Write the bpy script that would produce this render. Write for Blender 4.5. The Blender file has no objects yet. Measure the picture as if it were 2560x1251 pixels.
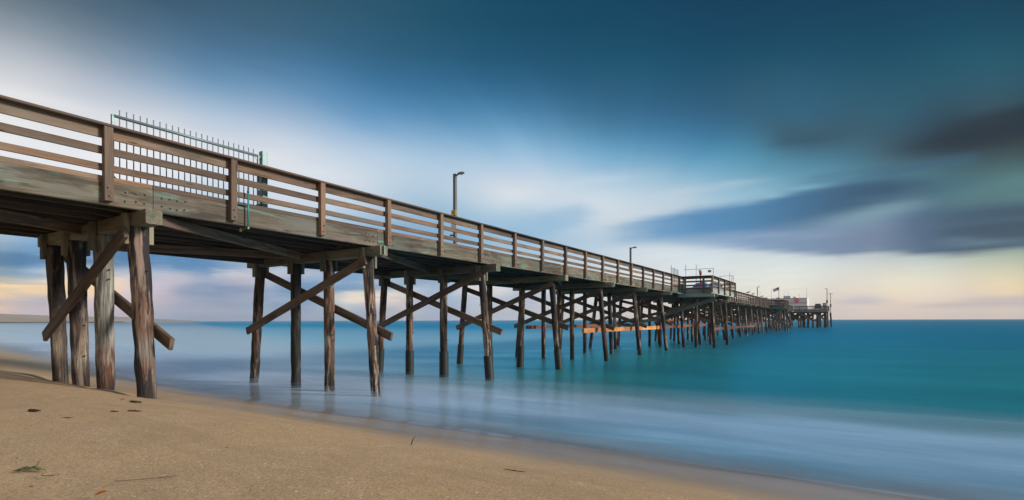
import bpy, math, random
import numpy as np
from mathutils import Vector, noise as mn
R = random.Random(7)
rad = math.radians
C = bpy.context.scene.collection
SC = bpy.context.scene

# ------------------------------------------------------------------ helpers
def lin(c):
    def f(v):
        v /= 255.0
        return v/12.92 if v <= .04045 else ((v+.055)/1.055)**2.4
    return tuple(f(v) for v in c)

class MB:
    """collects verts / faces with a 'grain' vector per vertex; build() links ONE mesh object"""
    def __init__(s): s.v=[]; s.f=[]; s.g=[]; s.m=[]; s.sm=[]
    def add(s, vs, fs, gs=None, mi=0, smooth=False):
        b=len(s.v); s.v += [tuple(v) for v in vs]
        s.g += [tuple(g) for g in (gs if gs is not None else vs)]
        for f in fs: s.f.append(tuple(b+i for i in f)); s.m.append(mi); s.sm.append(smooth)
    def beam(s, p0, p1, w, h, up=(0,0,1), ch=.008, segs=1, jit=0, mi=0, off=None):
        p0,p1=Vector(p0),Vector(p1); t=p1-p0; L=t.length; t.normalize()
        sd=t.cross(Vector(up)).normalized(); u=sd.cross(t)
        a,b=w/2,h/2; c=min(ch,a*.4,b*.4)
        pr=[(-a+c,-b),(a-c,-b),(a,-b+c),(a,b-c),(a-c,b),(-a+c,b),(-a,b-c),(-a,-b+c)]
        o=off or (R.uniform(0,60),R.uniform(0,60),R.uniform(0,60))
        vs=[];gs=[];fs=[]
        for k in range(segs+1):
            q=k/segs
            jx=R.uniform(-jit,jit) if 0<k<segs else 0; jy=R.uniform(-jit,jit) if 0<k<segs else 0
            for x,y in pr:
                vs.append(p0+t*(L*q)+sd*(x+jx)+u*(y+jy)); gs.append((o[0]+L*q,o[1]+x,o[2]+y))
        for k in range(segs):
            for i in range(8):
                j=(i+1)%8; fs.append((k*8+i,k*8+j,k*8+8+j,k*8+8+i))
        fs.append(tuple(range(7,-1,-1))); fs.append(tuple(segs*8+i for i in range(8)))
        s.add(vs,fs,gs,mi)
    def box(s, x0,x1,y0,y1,z0,z1, ch=.006, mi=0, axis=None):
        d=(x1-x0,y1-y0,z1-z0); ax=axis if axis is not None else d.index(max(d))
        cx,cy,cz=(x0+x1)/2,(y0+y1)/2,(z0+z1)/2
        if ax==0: s.beam((x0,cy,cz),(x1,cy,cz),d[1],d[2],(0,0,1),ch,mi=mi)
        elif ax==1: s.beam((cx,y0,cz),(cx,y1,cz),d[0],d[2],(0,0,1),ch,mi=mi)
        else: s.beam((cx,cy,z0),(cx,cy,z1),d[0],d[1],(0,1,0),ch,mi=mi)
    def tube(s, pts, r, n=8, mi=0, cap=True, smooth=True):
        pts=[Vector(p) for p in pts]; rs=r if isinstance(r,(list,tuple)) else [r]*len(pts)
        o=R.uniform(0,60); vs=[];gs=[];fs=[]; L=0
        ref=None
        for k,p in enumerate(pts):
            a=pts[max(0,k-1)]; b=pts[min(len(pts)-1,k+1)]; t=(b-a).normalized()
            if ref is None: ref=t.orthogonal().normalized()
            ref=(ref-t*ref.dot(t)).normalized(); bi=t.cross(ref)
            if k: L+=(p-pts[k-1]).length
            for i in range(n):
                q=2*math.pi*i/n; ca,sa=math.cos(q)*rs[k],math.sin(q)*rs[k]
                vs.append(p+ref*ca+bi*sa); gs.append((o+L,o+ca,o+sa))
        for k in range(len(pts)-1):
            for i in range(n):
                j=(i+1)%n; fs.append((k*n+i,k*n+j,k*n+n+j,k*n+n+i))
        s.add(vs,fs,gs,mi,smooth)
        if cap:
            b=len(s.v)-len(vs)
            s.f.append(tuple(b+i for i in range(n-1,-1,-1))); s.m.append(mi); s.sm.append(False)
            e=b+(len(pts)-1)*n
            s.f.append(tuple(e+i for i in range(n))); s.m.append(mi); s.sm.append(False)
    def build(s, name, mats, parent=None):
        me=bpy.data.meshes.new(name); me.from_pydata(s.v,[],s.f)
        if not isinstance(mats,(list,tuple)): mats=[mats]
        for m in mats: me.materials.append(m)
        me.polygons.foreach_set('material_index',s.m); me.polygons.foreach_set('use_smooth',s.sm)
        at=me.attributes.new('grain','FLOAT_VECTOR','POINT')
        at.data.foreach_set('vector',np.array(s.g,dtype=np.float32).ravel())
        me.update()
        o=bpy.data.objects.new(name,me); C.objects.link(o)
        if parent is not None: o.parent=parent
        return o

def tag(o, label=None, cat=None, group=None, kind=None):
    if label: o['label']=label
    if cat: o['category']=cat
    if group: o['group']=group
    if kind: o['kind']=kind
    return o
def empty(name, loc=(0,0,0), rz=0, **k):
    o=bpy.data.objects.new(name,None); C.objects.link(o); o.location=loc; o.rotation_euler.z=rz
    o.empty_display_size=.2
    return tag(o,**k)
def copy_tree(o, parent=None):
    c=o.copy(); C.objects.link(c)
    if parent is not None: c.parent=parent
    for ch in list(o.children): copy_tree(ch,c)
    return c

# ------------------------------------------------------------------ material kit
class NT:
    def __init__(s, tree): s.t=tree; s.n=tree.nodes; s.l=tree.links
    def new(s, typ, **k):
        n=s.n.new(typ)
        for a,b in k.items(): setattr(n,a,b)
        return n
    def link(s,a,b): s.l.new(a,b)
    def setin(s,n,i,v):
        if v is None: return
        if hasattr(v,'is_output'): s.l.new(v,n.inputs[i])
        else: n.inputs[i].default_value=v
    def math(s,op,a,b=None,c=None,clamp=False):
        n=s.new('ShaderNodeMath',operation=op,use_clamp=clamp)
        for i,v in enumerate((a,b,c)): s.setin(n,i,v)
        return n.outputs[0]
    def vmath(s,op,a,b=None,out=0):
        n=s.new('ShaderNodeVectorMath',operation=op)
        s.setin(n,0,a); s.setin(n,1,b)
        return n.outputs[out]
    def scale3(s,v,sc): return s.vmath('MULTIPLY',v,sc)
    def noise(s,vec,scale=1,detail=4,rough=.5,dist=0,out=0):
        n=s.new('ShaderNodeTexNoise'); s.setin(n,'Vector',vec); n.inputs['Scale'].default_value=scale
        n.inputs['Detail'].default_value=detail; n.inputs['Roughness'].default_value=rough
        n.inputs['Distortion'].default_value=dist
        return n.outputs[out]
    def ramp(s,fac,stops,interp='LINEAR'):
        n=s.new('ShaderNodeValToRGB'); s.setin(n,0,fac); cr=n.color_ramp; cr.interpolation=interp
        while len(cr.elements)<len(stops): cr.elements.new(.5)
        for e,(p,c) in zip(cr.elements,stops):
            e.position=p; e.color=(c,c,c,1) if isinstance(c,(int,float)) else (*c[:3],1)
        return n.outputs[0]
    def mix(s,fac,a,b,blend='MIX'):
        n=s.new('ShaderNodeMix',data_type='RGBA',blend_type=blend)
        def col(v): return v if hasattr(v,'is_output') else (*v[:3],1)
        s.setin(n,0,fac); s.setin(n,6,col(a)); s.setin(n,7,col(b))
        return n.outputs[2]
    def mapr(s,v,a,b,c=0,d=1,typ='SMOOTHSTEP'):
        n=s.new('ShaderNodeMapRange',interpolation_type=typ)
        for i,x in enumerate((v,a,b,c,d)): s.setin(n,i,x)
        return n.outputs[0]
    def bump(s,h,strength=.5,dist=.01,nrm=None):
        n=s.new('ShaderNodeBump'); s.setin(n,'Height',h); n.inputs['Strength'].default_value=strength
        n.inputs['Distance'].default_value=dist; s.setin(n,'Normal',nrm)
        return n.outputs[0]

def mat(name):
    m=bpy.data.materials.new(name); m.use_nodes=True; t=NT(m.node_tree)
    b=t.n['Principled BSDF']
    return m,t,b
def attr(t,name='grain'):
    n=t.new('ShaderNodeAttribute',attribute_name=name); return n.outputs['Vector']
def orand(t): return t.new('ShaderNodeObjectInfo').outputs['Random']

def plain(name,col,rough=.6,metal=0,var=.25,scale=6,bump=.1):
    m,t,b=mat(name)
    p=t.new('ShaderNodeTexCoord').outputs['Object']
    n=t.noise(p,scale,5,.6)
    c=t.mix(n,tuple(x*(1-var) for x in col),tuple(min(1,x*(1+var)) for x in col))
    t.link(c,b.inputs['Base Color'])
    b.inputs['Roughness'].default_value=rough; b.inputs['Metallic'].default_value=metal
    if bump: t.link(t.bump(n,bump,.01),b.inputs['Normal'])
    return m

def wood(name, c_dark, c_mid, c_light, grey=(.2,.19,.18), grey_amt=.3, stain=None, stain_amt=0, crack=.75, rough=.8, black=0):
    m,t,b=mat(name); g=attr(t); rnd=orand(t)
    off=t.vmath('ADD',g,t.scale3(t.new('ShaderNodeCombineXYZ').outputs[0],(1,1,1)))
    g2=t.scale3(off,(.55,9,9))
    n1=t.noise(g2,1.3,7,.62,.6)
    n2=t.noise(t.scale3(g,(1.1,32,32)),1,4,.6,.3)
    n3=t.noise(t.scale3(g,(.45,2.2,2.2)),1,4,.55)
    f=t.math('ADD',t.math('MULTIPLY',n1,.65),t.math('MULTIPLY',n2,.35))
    col=t.ramp(f,[(.33,c_dark),(.48,c_mid),(.66,c_light)])
    col=t.mix(t.mapr(n3,.42,.62,0,min(1,grey_amt*1.5)),col,grey)
    # each board has its own tone along the run
    n4=t.noise(t.scale3(g,(.09,.4,.4)),1,2,.5)
    col=t.mix(1.0,col,t.ramp(n4,[(.36,(.55,.54,.55)),(.5,(.95,.95,.95)),(.64,(1.35,1.28,1.2))]),'MULTIPLY')
    col=t.mix(1.0,col,t.ramp(rnd,[(0,(.8,.8,.82)),(1,(1.15,1.1,1.05))]),'MULTIPLY')
    # knots
    vo=t.new('ShaderNodeTexVoronoi',feature='F1'); t.link(t.scale3(g,(1.15,7,7)),vo.inputs['Vector'])
    vo.inputs['Scale'].default_value=1.0
    kn=t.mapr(vo.outputs['Distance'],.06,.16,.8,0)
    col=t.mix(kn,col,(c_dark[0]*.35,c_dark[1]*.32,c_dark[2]*.3))
    if stain:
        s1=t.noise(t.scale3(g,(.7,3,3)),1.1,6,.7,.8)
        col=t.mix(t.mapr(s1,.54,.66,0,stain_amt),col,stain)
    if black:
        s2=t.noise(t.scale3(g,(.35,3,3)),1.4,5,.65,.4)
        col=t.mix(t.mapr(s2,.48,.62,0,black),col,(.02,.02,.022))
    ck=t.noise(t.scale3(g,(.8,26,26)),1.7,3,.5,.2)
    ckm=t.mapr(ck,.24,.36,crack,0)
    col=t.mix(ckm,col,(.015,.012,.011))
    t.link(col,b.inputs['Base Color']); b.inputs['Roughness'].default_value=rough
    hh=t.math('SUBTRACT',f,t.math('MULTIPLY',ckm,.6))
    t.link(t.bump(hh,.55,.012),b.inputs['Normal'])
    b.inputs['Specular IOR Level'].default_value=.3
    return m

def pile_mat(name, stops, blk=.6, pale=(.40,.40,.38), pale_amt=0, warp=1.0, rough=.85, wet=None):
    """bark-stripped pile: colour by height with ragged tide marks, black tar runs, pale peeled patches"""
    m,t,b=mat(name); g=attr(t); rnd=orand(t)
    pos=t.new('ShaderNodeNewGeometry').outputs['Position']
    sep=t.new('ShaderNodeSeparateXYZ'); t.link(pos,sep.inputs[0]); z=sep.outputs[2]
    ro=t.math('MULTIPLY',rnd,37.0)
    cmb=t.new('ShaderNodeCombineXYZ'); t.link(ro,cmb.inputs[0]); t.link(ro,cmb.inputs[1])
    g=t.vmath('ADD',g,cmb.outputs[0])
    nw=t.noise(t.scale3(g,(.7,5,5)),1,5,.6,.5)
    zz=t.math('ADD',z,t.math('MULTIPLY',t.math('SUBTRACT',nw,.5),1.6*warp))
    zz=t.math('ADD',zz,t.math('MULTIPLY',t.math('SUBTRACT',rnd,.5),.5))
    col=t.ramp(t.math('DIVIDE',zz,5.0,clamp=True),[(p/5.0,c) for p,c in stops])
    n1=t.noise(t.scale3(g,(1.0,14,14)),1.2,7,.65,.5)
    col=t.mix(1.0,col,t.ramp(n1,[(.32,(.17,.165,.17)),(.5,(.62,.61,.61)),(.68,(1.2,1.14,1.06))]),'MULTIPLY')
    if pale_amt:
        n2=t.noise(t.scale3(g,(.55,3,3)),1.2,6,.68,.6)
        col=t.mix(t.mapr(n2,.5,.6,0,pale_amt),col,pale)
    n3=t.noise(t.scale3(g,(.4,3.4,3.4)),1.35,6,.7,.7)
    col=t.mix(t.mapr(n3,.48,.55,0,min(1,blk*1.15)),col,(.022,.02,.024))
    ck=t.noise(t.scale3(g,(.6,22,22)),1.6,3,.5,.2)
    ckm=t.mapr(ck,.28,.4,.85,0)
    col=t.mix(ckm,col,(.014,.011,.01))
    col=t.mix(1.0,col,t.ramp(rnd,[(0,(.8,.78,.8)),(1,(1.2,1.15,1.1))]),'MULTIPLY')
    t.link(col,b.inputs['Base Color'])
    if wet:
        t.link(t.mapr(zz,wet,wet+.5,.35,rough),b.inputs['Roughness'])
    else: b.inputs['Roughness'].default_value=rough
    hh=t.math('SUBTRACT',n1,t.math('MULTIPLY',ckm,.7))
    t.link(t.bump(hh,.8,.025),b.inputs['Normal'])
    b.inputs['Specular IOR Level'].default_value=.3
    return m

M={}
M['rail']=wood('weathered_rail_wood',(.09,.058,.040),(.165,.108,.076),(.24,.165,.12),(.17,.155,.135),.5,(.07,.05,.035),.4,black=.3)
M['post']=wood('post_wood',(.105,.066,.046),(.19,.122,.086),(.27,.18,.13),(.20,.165,.135),.4,black=.22)
M['cap']=wood('handrail_wood',(.05,.036,.028),(.10,.068,.048),(.17,.115,.078),(.10,.09,.085),.55)
M['fascia']=wood('fascia_wood',(.050,.042,.033),(.125,.105,.08),(.215,.18,.14),(.145,.155,.135),.8,(.13,.26,.21),.75,black=.6)
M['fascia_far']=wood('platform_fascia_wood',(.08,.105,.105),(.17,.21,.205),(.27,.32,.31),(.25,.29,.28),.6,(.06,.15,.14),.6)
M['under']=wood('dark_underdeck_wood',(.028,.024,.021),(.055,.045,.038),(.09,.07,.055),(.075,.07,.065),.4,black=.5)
M['capbeam']=wood('cap_beam_wood',(.09,.085,.06),(.17,.155,.11),(.26,.235,.165),(.22,.23,.18),.5,(.09,.20,.16),.55,black=.35)
M['brace']=wood('brace_wood',(.07,.05,.036),(.15,.105,.075),(.24,.175,.125),(.2,.17,.145),.45,black=.55)
M['brace_green']=wood('green_stained_brace_wood',(.03,.06,.055),(.06,.12,.105),(.11,.2,.17),(.1,.16,.15),.4)
M['orange']=wood('bare_new_timber',(.38,.13,.04),(.60,.25,.075),(.74,.37,.13),(.36,.15,.07),.5,crack=.5,black=.25)
M['rust']=wood('red_brown_timber',(.10,.034,.018),(.18,.06,.03),(.26,.095,.05),(.14,.06,.04),.5,crack=.5,black=.3)
BR=(.17,.10,.07); DK=(.05,.038,.034); PG=(.36,.37,.35)
M['pile_a']=pile_mat('pile_bark_brown',[(.8,(.03,.024,.02)),(1.15,(.075,.048,.038)),(1.5,(.19,.11,.08)),(2.0,(.27,.25,.23)),(2.5,(.19,.12,.09)),(4.4,(.20,.125,.095))],.85,(.34,.30,.27),.35,.7)
M['pile_b']=pile_mat('pile_pale_grey',[(.9,(.05,.035,.03)),(1.25,(.17,.085,.055)),(1.75,(.19,.10,.07)),(1.95,(.34,.34,.31)),(3.2,(.34,.36,.34)),(4.4,(.32,.29,.21))],.5,(.4,.4,.37),.4,.55)
M['pile_c']=pile_mat('pile_tar_topped',[(.9,(.035,.022,.02)),(1.4,(.06,.04,.035)),(1.9,(.26,.22,.18)),(2.5,(.2,.15,.12)),(2.9,(.06,.045,.04)),(4.4,(.03,.024,.024))],.55,(.4,.37,.32),.3,.5)
M['pile_w']=pile_mat('pile_weathered',[(0,(.025,.026,.024)),(.75,(.032,.030,.026)),(1.3,(.12,.08,.06)),(2.2,(.2,.135,.10)),(3.4,(.19,.12,.085)),(4.4,(.10,.068,.05))],.95,(.46,.41,.35),.6,.8)
M['pile_r']=pile_mat('pile_reddish',[(0,(.025,.025,.024)),(.7,(.04,.031,.027)),(1.4,(.17,.095,.07)),(2.4,(.2,.115,.08)),(4.4,(.11,.075,.055))],.85,(.36,.3,.25),.45,.8)
M['pile_k']=pile_mat('pile_creosoted',[(0,(.018,.022,.022)),(2,(.022,.026,.027)),(4.4,(.03,.028,.027))],.3,(.12,.11,.07),.35,.6,.6)
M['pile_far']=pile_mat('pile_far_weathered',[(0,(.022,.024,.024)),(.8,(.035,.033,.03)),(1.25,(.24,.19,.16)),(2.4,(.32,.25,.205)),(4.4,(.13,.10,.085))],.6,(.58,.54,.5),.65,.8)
M['capend']=plain('peeling_pale_paint',(.42,.52,.48),.7,0,.3,9,.2)
M['wrap']=plain('black_pile_wrap',(.011,.014,.016),.62,0,.4,9,.25)
M['bolt']=plain('rusty_galvanised_bolt',(.13,.125,.11),.7,.3,.6,14,.1)
M['galv']=plain('galvanised_steel',(.17,.25,.26),.5,.35,.3,14,.1)
M['steel_bar']=plain('steel_bar',(.27,.29,.34),.5,.4,.3,20,.05)
M['teal']=plain('teal_painted_pipe',(.02,.20,.19),.45,0,.35,20,.1)
M['brass']=plain('brass_fitting',(.45,.34,.12),.4,.6,.25,20,.1)
M['lamp']=plain('lamp_post_grey',(.11,.13,.14),.55,.1,.35,7,.1)
M['lens']=plain('lamp_lens',(.55,.6,.58),.25,0,.1,10,0)
M['yellow']=plain('yellow_sign_face',(.72,.44,.01),.5,0,.1,12,0)
M['ink']=plain('black_lettering',(.02,.02,.02),.6,0,.1,12,0)
M['white']=plain('white_paint',(.72,.74,.76),.5,0,.08,3,0)
M['red']=plain('red_paint',(.55,.03,.05),.45,0,.2,10,0)
M['blue']=plain('blue_tarpaulin',(.08,.22,.42),.5,0,.35,5,.4)
M['navy']=plain('navy_cloth',(.03,.05,.16),.7,0,.1,5,0)
M['dkgrey']=plain('dark_grey_cabinet',(.06,.065,.07),.6,0,.25,5,.1)
M['roofgrey']=plain('grey_roof_plant',(.35,.40,.46),.6,0,.2,3,.1)
M['carpaint']=plain('dark_green_car_paint',(.035,.06,.06),.3,.2,.1,3,0)
M['glass']=plain('dark_window_glass',(.03,.045,.055),.08,0,.1,3,0)
M['rubber']=plain('tyre_rubber',(.02,.02,.02),.8,0,.2,20,.1)
M['kelp']=plain('dried_kelp',(.028,.014,.008),.55,0,.5,60,.5)
M['kelpred']=plain('red_brown_kelp',(.13,.045,.02),.5,0,.5,60,.5)
M['leaf']=plain('orange_leaf',(.45,.18,.03),.6,0,.3,60,.3)
M['green']=plain('green_seagrass',(.09,.12,.035),.5,0,.4,60,.2)
M['gull']=plain('gull_feathers',(.14,.13,.12),.7,0,.5,12,.1)
M['gullw']=plain('gull_pale_feathers',(.45,.43,.40),.7,0,.3,12,.1)

# ------------------------------------------------------------------ terrain heights
def shore(x): return 9.2+.115*np.maximum(0,-x-4)
def sand_h(x,y):
    q=-(y-shore(x)); a=.225*q; b=1.25+.02*q; k=.25
    hh=np.maximum(k-np.abs(a-b),0)/k
    return np.minimum(a,b)-hh*hh*k*.25

def lumps(X,Y):
    def lump(fx,fy,ph): return np.sin(X*fx+ph+1.7*np.sin(Y*fy*.6+ph))*np.sin(Y*fy+ph*2+1.3*np.sin(X*fx*.7))
    return .018*lump(.55,.8,.3)+.010*lump(1.3,1.1,2.1)+.005*lump(3.1,2.3,4.0)*(np.abs(Y)<14)
# ------------------------------------------------------------------ sand
def make_sand():
    xs=np.concatenate([np.linspace(-420,-60,24)[:-1],np.linspace(-60,-14,90)[:-1],np.linspace(-14,16,380)[:-1],np.linspace(16,40,60)[:-1],np.linspace(40,260,16)])
    ys=np.concatenate([np.linspace(-90,-8,22)[:-1],np.linspace(-8,0,40)[:-1],np.linspace(0,12,230)[:-1],np.linspace(12,24,50)[:-1],np.linspace(24,75,12)])
    X,Y=np.meshgrid(xs,ys); Z=sand_h(X,Y)
    Z=np.maximum(Z,-3.0+0*X)
    Z=Z+lumps(X,Y)
    # backwash scour beside the four beach piles
    for px,py in ((.1,4.86),(-2,4.86),(-3.42,4.86),(-4.79,4.86)):
        dx=(X-(px-.38))/.55; dy=(Y-(py-.05))/.32
        Z-=.075*np.exp(-dx*dx-dy*dy)
        dx=(X-px)/.34; dy=(Y-py)/.34
        Z-=.03*np.exp(-dx*dx-dy*dy)
        dx=(X-(px-1.2))/.8; dy=(Y-(py-.25))/.22
        Z+=.02*np.exp(-dx*dx-dy*dy)
    v=np.stack([X.ravel(),Y.ravel(),Z.ravel()],1)
    nx,ny=len(xs),len(ys)
    i=np.arange((ny-1)*(nx-1)); r=i//(nx-1); c=i%(nx-1); a=r*nx+c
    f=np.stack([a,a+1,a+nx+1,a+nx],1)
    me=bpy.data.meshes.new('sand_beach'); me.from_pydata(v.tolist(),[],f.tolist())
    me.polygons.foreach_set('use_smooth',[True]*len(f)); me.update()
    m,t,b=mat('beach_sand')
    pos=t.new('ShaderNodeNewGeometry').outputs['Position']
    sp=t.new('ShaderNodeSeparateXYZ'); t.link(pos,sp.inputs[0]); x,y=sp.outputs[0],sp.outputs[1]
    sh=t.math('MULTIPLY_ADD',t.math('MAXIMUM',t.math('SUBTRACT',t.math('MULTIPLY',x,-1),4),0),.115,9.2)
    s=t.math('SUBTRACT',y,sh)                       # metres past the waterline
    n_l=t.noise(pos,.45,4,.55); n_m=t.noise(t.scale3(pos,(1,2.4,1)),2.2,5,.6)
    n_f=t.noise(pos,120,3,.7); n_g=t.noise(pos,38,4,.7)
    sw=t.math('ADD',s,t.math('MULTIPLY',t.math('SUBTRACT',n_l,.5),1.1))
    base=t.mix(n_l,(.46,.315,.182),(.51,.365,.225))
    base=t.mix(t.mapr(n_m,.35,.7,0,.5),base,(.40,.28,.175))
    # coarse grains in several tints
    vo=t.new('ShaderNodeTexVoronoi'); t.link(pos,vo.inputs['Vector']); vo.inputs['Scale'].default_value=95
    hs=t.new('ShaderNodeSeparateColor'); t.link(vo.outputs['Color'],hs.inputs[0])
    grain=t.ramp(hs.outputs[0],[(0,(.55,.52,.5)),(.3,(.86,.84,.81)),(.6,(1.02,1,.97)),(.85,(1.16,1.12,1.05)),(1,(1.4,1.36,1.32))])
    coarse=t.mapr(sw,-5.6,-3.9,.7,.06)
    base=t.mix(coarse,base,t.mix(1.0,base,grain,'MULTIPLY'))
    # pale shell grit in drifts
    vs=t.new('ShaderNodeTexVoronoi'); t.link(pos,vs.inputs['Vector']); vs.inputs['Scale'].default_value=48
    hv=t.new('ShaderNodeSeparateColor'); t.link(vs.outputs['Color'],hv.inputs[0])
    drift=t.noise(t.scale3(pos,(.55,1,1)),1.1,4,.65,.8)
    pick=t.math('GREATER_THAN',hv.outputs[1],t.mapr(drift,.40,.68,.985,.80))
    near=t.math('LESS_THAN',vs.outputs['Distance'],t.mapr(hv.outputs[2],0,1,.18,.42))
    grit=t.math('MULTIPLY',t.math('MULTIPLY',pick,near),t.mapr(sw,-4.4,-2.9,1,0))
    base=t.mix(t.math('MULTIPLY',grit,.85),base,t.ramp(hv.outputs[0],[(0,(.62,.60,.58)),(.7,(.75,.74,.72)),(1,(.10,.085,.07))]))
    # green-grey damp band at the edge of the last big wash
    bd=t.math('MULTIPLY',t.mapr(sw,-5.0,-3.7),t.mapr(sw,-3.4,-2.6,1,0))
    base=t.mix(t.math('MULTIPLY',bd,.3),base,(.27,.235,.165))
    wl=t.noise(t.scale3(pos,(.22,1.5,1)),1.0,3,.5,.6)
    base=t.mix(t.mapr(wl,.50,.60,0,.22),base,(.30,.215,.13))
    vf=t.new('ShaderNodeTexVoronoi'); t.link(t.scale3(pos,(7,11,7)),vf.inputs['Vector']); vf.inputs['Scale'].default_value=1.0
    hf=t.new('ShaderNodeSeparateColor'); t.link(vf.outputs['Color'],hf.inputs[0])
    fl=t.math('MULTIPLY',t.math('GREATER_THAN',hf.outputs[0],.90),t.math('LESS_THAN',vf.outputs['Distance'],t.mapr(hf.outputs[1],0,1,.03,.14)))
    base=t.mix(t.math('MULTIPLY',fl,t.mapr(sw,-3.2,-2.4,.8,0)),base,(.05,.032,.02))
    wet=t.mapr(sw,-2.9,-.5)
    col=t.mix(t.math('MULTIPLY',wet,.75),base,(.35,.265,.18))
    t.link(col,b.inputs['Base Color'])
    b.inputs['Roughness'].default_value=.88
    b.inputs['Specular IOR Level'].default_value=.2
    h=t.math('ADD',t.math('MULTIPLY',t.math('ADD',n_f,t.math('MULTIPLY',hs.outputs[1],.6)),t.mapr(sw,-4.6,-.8,1,.08)),t.math('MULTIPLY',grit,1.2))
    bm=t.bump(n_m,.25,.05); bm=t.bump(n_g,.25,.012,bm); bm=t.bump(h,.24,.004,bm)
    t.link(bm,b.inputs['Normal'])
    me.materials.append(m)
    o=bpy.data.objects.new('sand_beach',me); C.objects.link(o)
    return tag(o,'smooth tan sand beach sloping down to the sea',None,None,'structure')
make_sand()

# ------------------------------------------------------------------ sea
def make_sea():
    xs=np.concatenate([-np.geomspace(2300,80,40)[:-1],np.linspace(-80,-16,160)[:-1],np.linspace(-16,18,240)[:-1],np.linspace(18,40,40),np.geomspace(40,2300,40)[1:]])
    ss=np.concatenate([np.linspace(-6.2,3,150)[:-1],np.linspace(3,40,50)[:-1],np.geomspace(40,2300,60)])
    X,S=np.meshgrid(xs,ss)
    Y=S+9.2+.115*np.minimum(np.maximum(0,-X-4),300)
    H=np.where(S<4,sand_h(X,Y)+lumps(X,Y)+.022,-1)
    q=np.clip((11-S)/10,0,1); Z0=.2*q*q*(3-2*q)
    d=H-Z0; k=.05
    Z=Z0+np.where(d>k,d,np.where(d<-k,0,(d+k)**2/(4*k)))       # swash film hugs the sand, then levels out
    v=np.stack([X.ravel(),Y.ravel(),Z.ravel()],1); nx,ny=len(xs),len(ss)
    i=np.arange((ny-1)*(nx-1)); a=(i//(nx-1))*nx+i%(nx-1)
    f=np.stack([a,a+1,a+nx+1,a+nx],1)
    me=bpy.data.meshes.new('sea'); me.from_pydata(v.tolist(),[],f.tolist()); me.polygons.foreach_set('use_smooth',[True]*len(f)); me.update()
    m,t,b=mat('long_exposure_sea')
    pos=t.new('ShaderNodeNewGeometry').outputs['Position']
    sp=t.new('ShaderNodeSeparateXYZ'); t.link(pos,sp.inputs[0]); x,y=sp.outputs[0],sp.outputs[1]
    sh=t.math('MULTIPLY_ADD',t.math('MAXIMUM',t.math('SUBTRACT',t.math('MULTIPLY',x,-1),4),0),.115,9.2)
    s=t.math('SUBTRACT',y,sh)
    n_l=t.noise(t.scale3(pos,(.05,.22,1)),1,4,.55,.3)
    n_w=t.noise(t.scale3(pos,(.16,.9,1)),1,5,.6,.4)
    n_e=t.noise(t.scale3(pos,(.28,.5,1)),1,3,.5)
    sw=t.math('ADD',s,t.math('MULTIPLY',t.math('SUBTRACT',n_e,.5),2.2))
    deep=t.mix(t.mapr(n_l,.35,.68),(.002,.115,.25),(.005,.165,.29))
    deep=t.mix(t.mapr(s,10,70,1,0),deep,t.mix(t.mapr(n_l,.35,.68),(.003,.15,.19),(.012,.22,.25)))
    foam=t.mapr(sw,3.2,6.6,1,0)
    fo=t.math('MULTIPLY',foam,t.mapr(n_w,.2,.75,.72,1.0))
    milk_sheen=t.math('MULTIPLY',t.mapr(t.math('ADD',s,t.math('MULTIPLY',t.math('SUBTRACT',n_l,.5),18)),4,130,.85,0),t.mapr(x,-26,4,1,.04))
    milk_sheen=t.math('MULTIPLY',milk_sheen,t.mapr(n_w,.2,.8,.8,1.0))
    fe0=t.math('ADD',s,t.math('MULTIPLY',t.math('SUBTRACT',n_e,.5),1.6))
    col=t.mix(fo,deep,t.mix(t.mapr(x,-3,9),t.mix(t.mapr(n_w,.3,.7),(.46,.55,.68),(.62,.68,.78)),t.mix(t.mapr(n_w,.3,.7),(.19,.45,.70),(.32,.60,.86))))  # foam whiter to the left, partly the white sky's reflection painted in
    col=t.mix(milk_sheen,col,(.50,.62,.70))  # milky shallows plus the pale sky reflection at left, put into the base colour
    col=t.mix(t.mapr(fe0,-1.6,1.0,.95,0),col,(.36,.37,.40))
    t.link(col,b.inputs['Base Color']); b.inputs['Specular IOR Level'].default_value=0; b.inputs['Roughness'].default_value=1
    w2=t.noise(t.scale3(pos,(.5,1.6,1)),1.3,4,.6,.3)
    nrm=t.bump(t.math('ADD',n_w,t.math('MULTIPLY',w2,.4)),.3,.10); t.link(nrm,b.inputs['Normal'])
    fe=t.math('ADD',s,t.math('ADD',t.math('MULTIPLY',t.math('SUBTRACT',n_e,.5),1.6),t.math('MULTIPLY',t.math('SUBTRACT',n_w,.5),.5)))
    al=t.ramp(t.math('DIVIDE',t.math('ADD',fe,4.0),6.6,clamp=True),[(0,0),(.10,.07),(.26,.25),(.45,.48),(.62,.74),(.8,.95),(1,1)])
    film=t.math('MULTIPLY',t.math('MULTIPLY',t.mapr(fe,-5.4,-2.8),.46),t.mapr(x,-3,6))
    al=t.math('MAXIMUM',al,film)
    # a ruffled sea mirrors at most about a third of the sky even at grazing angles
    gl=t.new('ShaderNodeBsdfGlossy'); t.link(t.mix(t.mapr(t.math('ADD',s,t.math('MULTIPLY',x,.35)),2,16),(.72,.86,1),(.10,.70,1)),gl.inputs['Color'])
    t.link(t.mapr(s,2,9,.15,.30),gl.inputs['Roughness']); t.link(nrm,gl.inputs['Normal'])
    lw=t.new('ShaderNodeFresnel'); lw.inputs['IOR'].default_value=1.33
    fr=t.math('MINIMUM',t.math('MULTIPLY',lw.outputs[0],.75),t.mapr(s,3,14,.74,.42))
    m1=t.new('ShaderNodeMixShader'); t.link(fr,m1.inputs[0]); t.link(b.outputs[0],m1.inputs[1]); t.link(gl.outputs[0],m1.inputs[2])
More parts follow.
